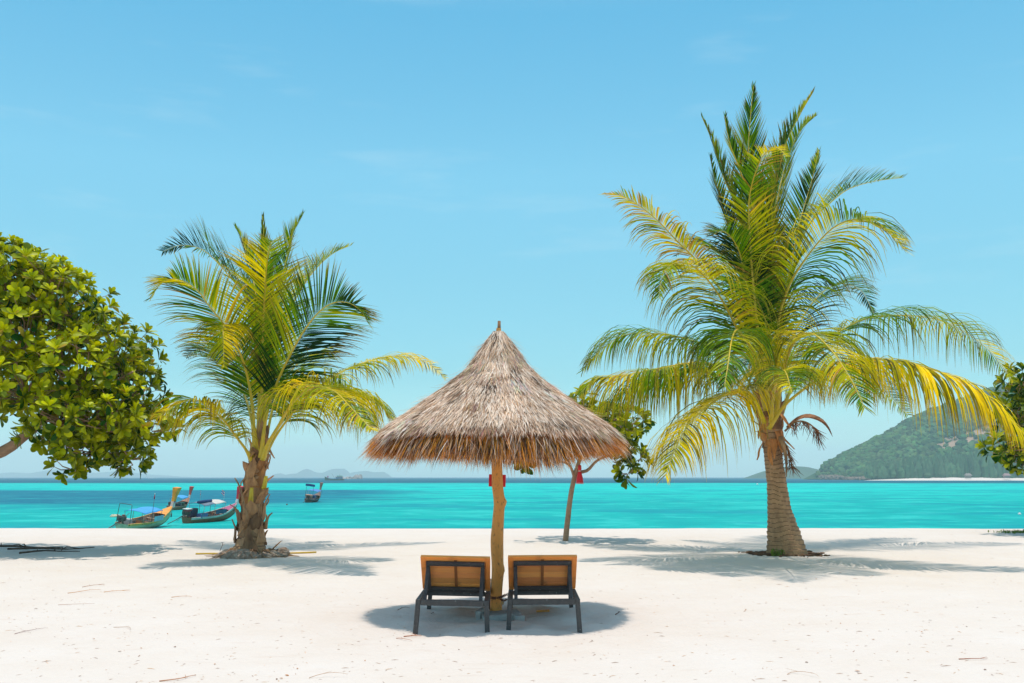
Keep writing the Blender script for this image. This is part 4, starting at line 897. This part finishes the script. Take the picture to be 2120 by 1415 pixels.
# buoys
def buoy(px, py, r, cc, label):
    o = MB(); o.ell((0, 0, r*.35), (r, r, r), 12, 8, cc); o.tube([(0, 0, r*1.2), (0, 0, r*1.7)], [r*.25, r*.2], 8, col=(.2, .2, .2)); q = o.build('buoy', M['paint'], None); q.location = G(px, py, SEA); tag(q, label, 'buoy', 'buoys on the water')
buoy(594, 1046, .13, (.12, .10, .06), 'tiny dark buoy left of the lone blue-awning boat')
buoy(2111, 1066, .16, (.85, .85, .85), 'small white buoy near the right edge of the water')
buoy(1568, 1004, .5, (.8, .8, .8), 'far white buoy left of the tall palm trunk')
P = [G(392, 1085, SEA-.02), G(383, 1092, SEA-.02)]
# fishing boat, islet, speedboat
fb = G(712, 995, SEA); t = empty('fishing_boat', fb, 'far wooden fishing boat with a green-roofed cabin near the rocks', 'boat', None, (0, 0, R(180)))
hl = MB(); V = []; n = 20; LL = 23
for i in range(n+1):
    q = i/n; hb = 2.3*max(.03, (1-(max(0, q-.4)/.6)**2.2))*(.8+.2*min(1, q*4)); sh = 1.5+2.6*max(0, q-.55)**2*6+.4*(1-q)**2
    V += [(q*LL, -hb, sh), (q*LL, -hb*.7, 0), (q*LL, 0, -.6), (q*LL, hb*.7, 0), (q*LL, hb, sh)]
hl.add(V, [(i*5+s, (i+1)*5+s, (i+1)*5+s+1, i*5+s+1) for i in range(n) for s in range(4)], [(.10, .14, .08) if s in (0, 3) else (.2, .05, .04) for i in range(n) for s in range(4)])
hl.add([V[k] for k in range(5)], [(4, 3, 2, 1, 0)], (.3, .06, .06)); hl.add([(0, -1.8, 1.55), (LL*.95, -.3, 2.4), (LL*.95, .3, 2.4), (0, 1.8, 1.55)], [(0, 1, 2, 3)], (.3, .2, .12))
hl.build('hull', M['paint'], t, False)
cb = MB(); cb.box((5.6, 0, 2.9), (8, 3.2, 1.7), col=(.05, .22, .35), bev=.1); cb.box((5.6, 0, 4.1), (9.5, 3.8, .5), col=(.6, .3, .35), bev=.1); cb.build('cabin', M['paint'], t, False)
cb = MB(); cb.box((5.2, 0, 5.0), (6.5, 3.2, 1.0), col=(.02, .42, .26), bev=.2); cb.build('roof', M['paint'], t, False)
cb = MB(); cb.tube([(11, 0, 2), (14.5, 0, 8.2)], [.14, .07], 6, col=(.15, .12, .1)); cb.build('mast', M['paint'], t)
cb = MB(); cb.tube([(5, 0, 5), (5, 0, 7.5)], .1, 6, col=(.1, .2, .15)); cb.build('mast', M['paint'], t)
cb = MB(); cb.box((19.3, 0, 4.2), (1.8, 1.4, 1.6), col=(.7, .15, .35), bev=.3); cb.tube([(19.2, 0, 4), (19.2, 0, 6.2)], .08, 6, col=(.4, .1, .1)); cb.build('bow_ribbon', M['cloth'], t, False)
isl = G(722, 992, SEA); random.seed(4); mb = MB()
for (px, py0, rx, rz) in ((712, 992, 7, 3.0), (722, 992, 8, 4.2), (732, 992, 7, 4.5), (738, 992, 7, 8.0), (743, 992, 6, 9.0), (746, 992, 3.5, 5.0), (728, 992, 6, 3.5), (717, 992, 5, 3.0), (707, 992, 4, 1.8)):
    c = G(px, py0, SEA); k_ = c.y/F
    for j_ in range(4):
        cc = c + Vector((random.uniform(-3, 3)*k_, random.uniform(-5, 5), 0)); mb.ell(cc, (rx*k_*random.uniform(.5, .8), rx*k_*.8, rz*k_*random.uniform(.75, 1.05)), 14, 10, j=.55, seed=px+j_)
tag(mb.build('rock_islet', M['rock'], None, True, isl, auto=30), 'pale bare rock islet at the horizon behind the fishing boat', 'islet').location = isl
sp = G(306, 990.3, SEA); t = empty('speedboat', sp, 'tiny white speedboat trailing a wake on the left horizon', 'boat')
mb = MB(); k_ = sp.y/F
mb.add([(-4*k_, -2, 0), (-4*k_, 2, 0), (-4*k_, 2, 1.2*k_), (-4*k_, -2, 1.2*k_), (4*k_, -2, 0), (5*k_, 0, 1.6*k_), (4*k_, 2, 0), (4*k_, -2, 1.3*k_), (4*k_, 2, 1.3*k_)], [(0, 1, 2, 3), (0, 4, 7, 3), (1, 6, 8, 2), (4, 5, 7), (6, 5, 8), (3, 7, 5, 8, 2)], (.8, .8, .8)); mb.build('hull', M['paint'], t, False)
mb = MB(); mb.box((-1*k_, 0, 1.9*k_), (4*k_, 3, 1.3*k_), col=(.75, .75, .78), bev=.2); mb.build('cabin', M['paint'], t, False)
mb = MB()
for k in range(16): mb.ell((5*k_+k*k_*.9, random.uniform(-2, 2), .2), (k_*1.0, 2.5, .35*k_*(1-k/18)+.1), 8, 5, (.9, .9, .9), j=.4, seed=k)
tag(mb.build('wake', M['paint'], None, True), 'white wake foam trailing the tiny speedboat', 'wake', kind='stuff').location = sp

# ------------------------------------------------------------------ islands
def matforest(name, a, b, sc_, rocks=True):
    m = mat(name, a, .9, tint=True, noise_amt=.2, noise_scale=sc_, color2=b, spec=.1); return m
M['forest'] = matforest('forest', (.055, .12, .035), (.03, .075, .028), .03)
M['hill'] = mat('hill_soil', (1, 1, 1), .95, tint=True, noise_amt=.3, noise_scale=.05, color2=(.6, .6, .6), spec=.1)
M['farhill'] = mat('far_hill', (.05, .10, .045), .95, noise_amt=.3, noise_scale=.008, color2=(.04, .07, .035), bump=0, spec=.1)
def ridge(name, pts, d, depth, mt, label, amp, base_extra=2, cat=None, nx=130, ny=26):
    """hill range: silhouette heights at distance d, falling to the sea in front and behind"""
    mb = MB(); xs_ = [W(x, 988, d).x for x, _ in pts]; zs_ = [W(1000, y, d).z - SEA for _, y in pts]
    x0_, x1_ = xs_[0], xs_[-1]; V = []
    for j in range(ny+1):
        g = j/ny*2-1
        for i in range(nx+1):
            x = lerp(x0_, x1_, i/nx); hz = max(0, interp(x, xs_, zs_)); s = max(0, 1-abs(g)**1.55)
            z = hz*s*(1+amp*.6*noise.noise((x*.012, g*3, 0))*(1-s)) + amp*hz*.28*noise.noise((x*.02, g*5, 3))*s*(1-s)*2
            V.append((x, d + g*depth*(.35+.65*min(1, hz/max(zs_))), SEA - 1.5 + z))
    mb.add(V, [(j*(nx+1)+i, j*(nx+1)+i+1, (j+1)*(nx+1)+i+1, (j+1)*(nx+1)+i) for j in range(ny) for i in range(nx)])
    return mb, V
D1 = 1500
HP = [(1690, 990), (1702, 984), (1712, 973), (1726, 962), (1745, 950), (1775, 935), (1800, 924), (1830, 909), (1858, 896), (1880, 882), (1902, 868), (1940, 852), (1980, 838), (2030, 822), (2060, 812), (2085, 804), (2110, 798), (2150, 790), (2250, 800), (2400, 860), (2600, 930), (2750, 988)]
mb, HV = ridge('island_hill', HP, D1, 330, M['hill'], '', .35, nx=200, ny=60)
def inrock(v):
    px_ = 1060 + v[0]/v[1]*F; py_ = 988-(v[2]-H)/v[1]*F
    a_ = math.exp(-(((px_-2015)/80)**2 + ((py_-905-(2010-px_)*.28)/15)**2)) + .8*math.exp(-(((px_-1880)/30)**2 + ((py_-955)/6)**2))
    return a_*1.25 + .75*noise.noise((v[0]*.03, v[1]*.01, v[2]*.06+7))
hc = []
for f in mb.f:
    v = HV[f[0]]; r_ = inrock(v); hc.append((.42, .27, .19) if r_ > .52 else ((.13, .14, .06) if r_ > .38 else (.045, .09, .03)))
mb.c = hc
org = Vector((W(2100, 988, D1).x, D1, SEA)); hill = mb.build('island_hill', M['hill'], None, True, org); hill.location = org
tag(hill, 'wooded island hill rising from the sea at the right', kind='structure')
# beach strip in front
mb = MB(); V = []
x0_ = W(1762, 988, D1-330).x; nS = 80
for i in range(nS+1):
    x = lerp(x0_, x0_+900, i/nS); f = min(1, i/8); y = D1-372+14*noise.noise((x*.02, 0, 0)) - 10*sstep(0, 1, i/nS)
    V += [(x, y-20*f, SEA-.4), (x, y-4*f, SEA+1.5*f), (x, y+22*f, SEA+3.4*f+.5*noise.noise((x*.05, 9, 0))), (x, y+110*f, SEA+4*f)]
mb.add(V, [(i*4+s, (i+1)*4+s, (i+1)*4+s+1, i*4+s+1) for i in range(nS) for s in range(3)])
tag(mb.build('island_beach', M['sand']), 'thin white beach along the foot of the island hill', kind='structure')
# forest crowns on the slope
random.seed(31); nxh = 201; mb = MB()
phi = (1+5**.5)/2; ico = [Vector(v).normalized() for v in [(-1,phi,0),(1,phi,0),(-1,-phi,0),(1,-phi,0),(0,-1,phi),(0,1,phi),(0,-1,-phi),(0,1,-phi),(phi,0,-1),(phi,0,1),(-phi,0,-1),(-phi,0,1)]]
icf = [(0,11,5),(0,5,1),(0,1,7),(0,7,10),(0,10,11),(1,5,9),(5,11,4),(11,10,2),(10,7,6),(7,1,8),(3,9,4),(3,4,2),(3,2,6),(3,6,8),(3,8,9),(4,9,5),(2,4,11),(6,2,10),(8,6,7),(9,8,1)]
cnt = 0
for k in range(14000):
    j = random.randint(1, 36); i = random.randint(2, 150); v = HV[j*nxh+i]
    if v[2] < SEA+2: continue
    rockn = noise.noise((v[0]*.011, v[1]*.004, v[2]*.02+7))
    px_ = 1060 + v[0]/v[1]*F; py_ = 988-(v[2]-H)/v[1]*F
    if inrock(v) > .50 and random.random() < .82: continue
    if py_ > 972 and px_ < 1760 and random.random() < .75: continue
    cx_, cy_, cz_ = v[0]+random.uniform(-4, 4), v[1]+random.uniform(-4, 4), v[2]; s_ = random.choice((random.uniform(2.4, 4.5), random.uniform(4, 7.5))); q = random.uniform(.5, 1.7)*(1+.5*noise.noise((v[0]*.02, v[1]*.02, 5)))
    cc = (q*random.uniform(.75, 1.5), q, q*random.uniform(.7, 1.1))
    mb.add([(cx_+w3.x*s_*random.uniform(.75, 1.2), cy_+w3.y*s_, cz_+w3.z*s_*random.uniform(.7, 1.0)+s_*.3) for w3 in ico], icf, cc); cnt += 1
tag(mb.build('forest', M['forest'], None, False, org), 'dense forest covering the island hill', 'forest', kind='stuff').location = org
M['casu'] = mat('casuarina', (.09, .16, .075), .9, tint=True, noise_amt=.2, noise_scale=.15, color2=(.08, .15, .07), spec=.1)
mb = MB(); random.seed(41)
for k in range(900):
    px_ = random.uniform(1790, 2200); row = random.random(); d = D1-355+row*60; x = (px_-1060)/F*d
    hgt = (lerp(8, 20, sstep(1780, 1950, px_))+random.uniform(-5, 5)+row*9+6*noise.noise((px_*.03, 1, 1))); s_ = random.uniform(2.4, 5.5); q = random.uniform(.7, 1.2); z0_ = SEA+3
    V = []; m2 = 6
    for lv_, rr in ((0, .8), (.25, 1.0), (.55, .85), (.8, .5), (1, .06)):
        for a_ in range(m2):
            an = a_*2*math.pi/m2; r_ = rr*s_*random.uniform(.6, 1.25); V.append((x+math.cos(an)*r_, d+math.sin(an)*r_, z0_+lv_*hgt+random.uniform(-1, 1)*.8))
    mb.add(V, [(a_b*m2+c_, a_b*m2+(c_+1) % m2, (a_b+1)*m2+(c_+1) % m2, (a_b+1)*m2+c_) for a_b in range(4) for c_ in range(m2)], (q, q*random.uniform(.92, 1.08), q))
tag(mb.build('shore_forest', M['casu'], None, False, org), 'belt of tall pale casuarinas along the island beach', 'forest', kind='stuff').location = org
# rocks at the headland
random.seed(3); mb = MB()
M['darkrock'] = mat('headland_rock', (.24, .17, .13), .95, noise_amt=.3, noise_scale=.2, color2=(.12, .09, .07), spec=.1)
for k in range(90):
    px_ = random.uniform(1696, 1790); d = D1-lerp(40, 330, (px_-1696)/94)*.9+random.uniform(-6, 6); s_ = random.uniform(1.5, 4.5); mb.ell(((px_-1060)/F*d, d, SEA+.5+random.random()*(4 if px_ < 1740 else 1)), (s_*1.5, s_, s_*.8), 7, 5, j=.5, seed=k)
tag(mb.build('headland_rocks', M['darkrock'], None, False, org), 'rubble of dark rocks at the headland of the island', 'rocks', kind='stuff').location = org
# huts on the far shore
def hut(px, py, c1, c2, label):
    d = D1-378; x = (px-1060)/F*d; o = empty('beach_hut', (x, d, SEA+2.6), label, 'hut', 'tiny huts on the island beach')
    m1 = MB(); m1.box((0, 0, 1.6), (6, 4, 3.2), col=c1, bev=.1); m1.build('wall', M['paint'], o, False)
    m1 = MB(); m1.add([(-4, -3, 3), (4, -3, 3), (4, 3, 3), (-4, 3, 3), (-2.5, 0, 5.6), (2.5, 0, 5.6)], [(0, 1, 5, 4), (2, 3, 4, 5), (1, 2, 5), (3, 0, 4), (3, 2, 1, 0)], c2); m1.build('roof', M['paint'], o, False)
hut(1995, 984, (.3, .24, .2), (.25, .2, .17), 'tiny grey-brown hut on the island beach below the trees')
hut(2074, 984, (.38, .24, .22), (.36, .2, .2), 'tiny pinkish hut on the island beach near the right edge')
def farridge(pts, d, dep, label):
    mb, _ = ridge('x', pts, d, dep, None, '', .15, nx=110, ny=12); o_ = Vector((W(pts[0][0], 988, d).x, d, SEA)); o = mb.build('distant_island', M['farhill'], None, True, o_); o.location = o_; tag(o, label, kind='structure')
farridge([(1545, 990), (1560, 984), (1580, 976), (1600, 970), (1622, 966), (1645, 964.5), (1665, 965.5), (1685, 970), (1700, 975), (1730, 985), (1745, 990)], 2700, 260, 'low blue island behind the tall palm trunk')
farridge([(556, 990), (565, 984), (572, 981), (580, 979.5), (590, 983), (600, 981), (615, 980.5), (622, 976), (630, 972), (634, 970.5), (640, 972), (650, 977), (662, 979), (672, 978), (682, 972.5), (692, 970.5), (712, 970.5), (716, 973), (722, 981), (730, 978), (745, 976), (760, 975), (775, 978), (795, 977), (803, 982), (812, 990)], 8000, 400, 'jagged pale blue islands on the horizon left of the parasol')
farridge([(-60, 985), (20, 978), (60, 980), (110, 972), (150, 976), (200, 979), (250, 975), (300, 982), (340, 984), (380, 987), (420, 990)], 8700, 300, 'faintest blue hills on the left horizon')

# ------------------------------------------------------------------ things on the sand
random.seed(77)
P = [onG(x, y)+Vector((0, 0, .012)) for x, y in ((405, 1148), (440, 1147.5), (478, 1147), (520, 1142), (566, 1145), (600, 1145), (655, 1144))]
Pc, _ = crom(P, 60); mb = MB(); mb.tube(Pc, .018, 7); tag(mb.build('rope', M['rope']), 'yellow rope lying on the sand across the foot of the left palm', 'rope')
M['darkrock0'] = mat('old_wood', (.12, .075, .05), .9, noise_amt=.3, noise_scale=8, color2=(.07, .045, .035), bump=.6, bump_scale=30)
# driftwood in the shade of the left tree
for k, (xy, r_, lb) in enumerate(([((-60, 1134), (30, 1136), (80, 1139), (130, 1136)), .030, 'long dark branch lying highest in the shade of the left tree'], [((15, 1143), (80, 1140), (140, 1142), (195, 1137)), .022, 'dark driftwood branch reaching farthest right in the left tree shade'],
      [((40, 1150), (90, 1147), (125, 1149), (165, 1147)), .02, 'dark stick lying lowest in the shade of the left tree'])):
    P, _ = crom([onG(*q)+Vector((0, 0, .035+.02*random.random())) for q in xy], 24); mb = MB(); mb.tube(P, [r_*(1-.6*i/23) for i in range(24)], 8, jit=.15)
    for j_ in range(3):
        q = P[random.randint(3, 21)]; e_ = q + Vector((random.uniform(-.3, .45), random.uniform(-.35, .35), random.uniform(.0, .07))); mb.tube([q, q.lerp(e_, .5)+Vector((0, 0, .03)), e_], [r_*.5, r_*.35, r_*.15], 6)
    tag(mb.build('driftwood', M['darkrock0']), lb, 'driftwood', 'branches under the left tree')
# twigs
def twig(px, py, ln, yaw, rise, label, cc, th_=.004):
    p = onG(px, py); mb = MB(); pts = []; a = R(yaw)
    x, y = p.x, p.y
    for i in range(7):
        f = i/6; pts.append(Vector((x, y, ground_z(x, y)+.004+rise*math.sin(math.pi*f*.8)))); a += random.gauss(0, .3); x += math.cos(a)*ln/6; y += math.sin(a)*ln/6
    mb.tube(pts, [th_*(1-.6*i/6) for i in range(7)], 5, col=cc)
    for s in range(2):
        q = pts[2+s*2]; e_ = q+Vector((random.uniform(-.3, .3)*ln, random.uniform(-.3, .3)*ln, .01)); mb.tube([q, e_], [th_*.6, th_*.2], 4, col=cc)
    tag(mb.build('twig', M['litter'], None, True), label, 'twig', 'dry twigs on the sand')
RB = (.42, .13, .05)
TW = [(836, 1317, .22, 10, .01, 'reddish forked twig below the left lounger leg', RB, .005), (820, 1326, .18, 5, .01, 'thin orange twig lowest below the left lounger', RB, .003), (823, 1262, .16, 15, .03, 'curly dark twig on the rim of the parasol shade, left of the lounger', (.2, .08, .05), .004),
 (1274, 1273, .14, 20, .03, 'thick dark twig tip at the right rim of the parasol shade', (.10, .05, .03), .006), (893, 1265, .06, 10, .02, 'short brown twig in the shade under the left lounger rail', (.2, .08, .05), .004),
 (1985, 1368, .26, -10, .01, 'straight reddish stick in the lower right sand', (.36, .12, .06), .004), (1540, 1265, .12, 60, .01, 'short bent twig lying right of centre in open sand', (.5, .25, .12), .003), (455, 1142, .22, 75, .16, 'bare upright twig left of the shaggy palm foot', (.12, .07, .04), .006),
 (330, 1406, .32, 12, .01, 'long reddish stick near the bottom left', (.5, .25, .15), .005), (30, 1316, .4, 80, .01, 'thin straight purple-brown stick at far left', (.3, .17, .16), .003), (1630, 1394, .0+.3, 30, .02, 'pale curved twig near the bottom, right of centre', (.6, .4, .28), .003),
 (140, 1230, .5, 18, .02, 'long orange twig in the left sand below the tree shade', (.6, .27, .10), .004), (215, 1226, .34, -5, .02, 'orange twig lying right of the longest one below the tree shade', (.6, .27, .10), .004), (170, 1217, .3, 25, .02, 'brown twig nearest the tree shade on the left', (.4, .17, .08), .004),
 (120, 1255, .4, 50, .01, 'pale slanting twig on the left sand', (.5, .3, .22), .003), (355, 1235, .28, 10, .01, 'reddish twig pair right of the orange twigs on the left', (.6, .3, .15), .004), (235, 1300, .36, 4, .01, 'long pale twig lying level in the left foreground', (.55, .38, .28), .003), (640, 1400, .3, 30, .03, 'forked pale twig near the bottom left of centre', (.6, .4, .28), .003)]
for q in TW: twig(*q)
# dry leaves: copies of two shapes
def dryleaf(name):
    mb = MB(); V = []
    for s, ww in ((0, .1), (.3, .8), (.6, 1), (.85, .6), (1, .1)): V += [(s-.5, -.28*ww, .10*ww), (s-.5, 0, .02+.1*math.sin(s*3)), (s-.5, .28*ww, .12*ww)]
    mb.add(V, [f for i in range(4) for f in ((i*3, i*3+1, i*3+4, i*3+3), (i*3+1, i*3+2, i*3+5, i*3+4))], (1, 1, 1))
    return mb
M['dryleaf'] = mat('dry_leaf', (.55, .22, .05), .8, noise_amt=.3, noise_scale=3, color2=(.30, .13, .05)); M['darkleaf'] = mat('dark_dry_leaf', (.16, .10, .07), .8, noise_amt=.3, noise_scale=3, color2=(.25, .13, .07))
pr1 = dryleaf('fallen_leaf').build('fallen_leaf', M['dryleaf']); pr2 = dryleaf('fallen_leaf').build('fallen_leaf', M['darkleaf'])
pos = [(194,1326,1),(74,1263,1.3),(95,1255,1),(18,1256,.9),(115,1238,.9),(248,1351,1.2),(362,1342,1),(292,1345,.7),(545,1249,.8),(578,1285,1),(605,1212,1),(594,1394,1.2),(582,1402,1),(573,1404,.8),(445,1372,.8),(525,1330,.7),(616,1380,.8),(401,1210,.8),(1512,1415,1.2),(1926,1288,1.2),(1808,1326,1.2),(1775,1390,1.3),(1878,1215,1.1),(1670,1371,.9),(2040,1390,1.),(1395,1374,.8),(1386,1364,.7),(1530,1216,.8),(1560,1249,.8),(950,1340,.8),(1204,1330,.8),(1225,1325,1.),(1150,1330,.9),(1130,1275,1.6),(1088,1282,1.),(1013,1292,.8),(943,1282,1.5),(60,1270,.7),(190,1182,.8),(1690,1200,1.),(1740,1188,1.2),(1560,1192,.9),(1240,1192,.8),(100,1170,1.),(20,1200,.9),(60,1185,1.1),(332,1165,.9),(1300,1260,.8)]
for k in range(70): pos.append((random.uniform(0, 2110), random.uniform(1190, 1412), random.uniform(.35, .75)))
kk = 0
for (px, py, s_) in pos:
    o = (pr1 if kk == 0 else (pr2 if kk == 1 else (pr1 if random.random() < .65 else pr2).copy()))
    if kk > 1: col.objects.link(o)
    kk += 1; p = onG(px, py); o.location = (p.x, p.y, p.z+.004); o.scale = (.032*s_, .032*s_, .028*s_); o.rotation_euler = (random.gauss(0, .2), random.gauss(0, .2), random.uniform(0, 6.28))
    tag(o, 'small dry orange leaf lying curled on the white sand' if o.data == pr1.data else 'small dry dark brown leaf lying on the white sand', 'dry leaf', 'dry leaves scattered on the sand')
mb = MB()
for k in range(1300):
    px, py = random.uniform(-20, 2140), 1110 + 300*random.random()**1.2
    p = onG(px, py); s_ = random.uniform(.0025, .007)*(1 if random.random() < .8 else 1.5); cc = random.choice([(.62, .42, .28), (.5, .36, .28), (.68, .5, .38), (.4, .28, .22)]); a = random.uniform(0, 3.14); l = s_*random.uniform(1, 5)
    d = Vector((math.cos(a)*l, math.sin(a)*l, 0)); e_ = Vector((-math.sin(a)*s_*.5, math.cos(a)*s_*.5, 0)); u_ = Vector((0, 0, s_*.6)); b_ = p+Vector((0, 0, .001))
    mb.add([b_-d-e_, b_+d-e_, b_+d+e_, b_-d+e_, b_+u_], [(0, 1, 4), (1, 2, 4), (2, 3, 4), (3, 0, 4)], cc)
tag(mb.build('sand_debris', M['litter'], None, False), 'fine plant crumbs sprinkled over the white sand', 'debris', kind='stuff')
# grass
def grass(name, px, py, n, spread, h, label, cat, kind=None):
    c = onG(px, py); mb = MB()
    for k in range(n):
        x, y = c.x+random.gauss(0, spread), c.y+random.gauss(0, spread*.6); z = ground_z(x, y); a = random.uniform(0, 6.28); l = h*random.uniform(.5, 1.2)
        o_ = Vector((math.cos(a), math.sin(a), 0)); s = Vector((-o_.y, o_.x, 0))*.008; b_ = Vector((x, y, z-.005)); q = b_+o_*l*.35+Vector((0, 0, l*.7)); e_ = b_+o_*l*.9+Vector((0, 0, l*.75))
        g = random.uniform(.7, 1.2); mb.add([b_-s, b_+s, q+s, q-s, e_], [(0, 1, 2, 3), (3, 2, 4)], (.16*g, .24*g, .03*g))
    tag(mb.build(name, M['grass'], None, True), label, cat, kind=kind)
grass('grass_tuft', 1609, 1152, 40, .07, .16, 'small green tuft at the foot of the tall palm', 'grass')
grass('ground_cover', 2125, 1103, 420, .42, .09, 'patch of green creeping ground cover at the right edge of the sand', 'grass', 'stuff')

# ------------------------------------------------------------------ haze
HAZE = .00018
scene.cycles.volume_bounces = 2
mb = MB(); mb.box((0, 4350, 123), (14400, 9700, 256.6))
hz = mb.build('haze', None, None, False) if False else None
me = bpy.data.meshes.new('haze'); me.from_pydata(mb.v, [], mb.f)
hm_ = bpy.data.materials.new('haze'); hm_.use_nodes = True; t_ = hm_.node_tree; t_.nodes.clear()
ho = N(t_, 'ShaderNodeOutputMaterial'); pv = N(t_, 'ShaderNodeVolumePrincipled'); pv.inputs['Color'].default_value = (.86, .97, 1.0, 1); pv.inputs['Density'].default_value = HAZE; pv.inputs['Anisotropy'].default_value = .0
t_.links.new(pv.outputs[0], ho.inputs['Volume']); me.materials.append(hm_)
hzo = bpy.data.objects.new('haze', me); col.objects.link(hzo); tag(hzo, 'pale sea haze', kind='stuff')
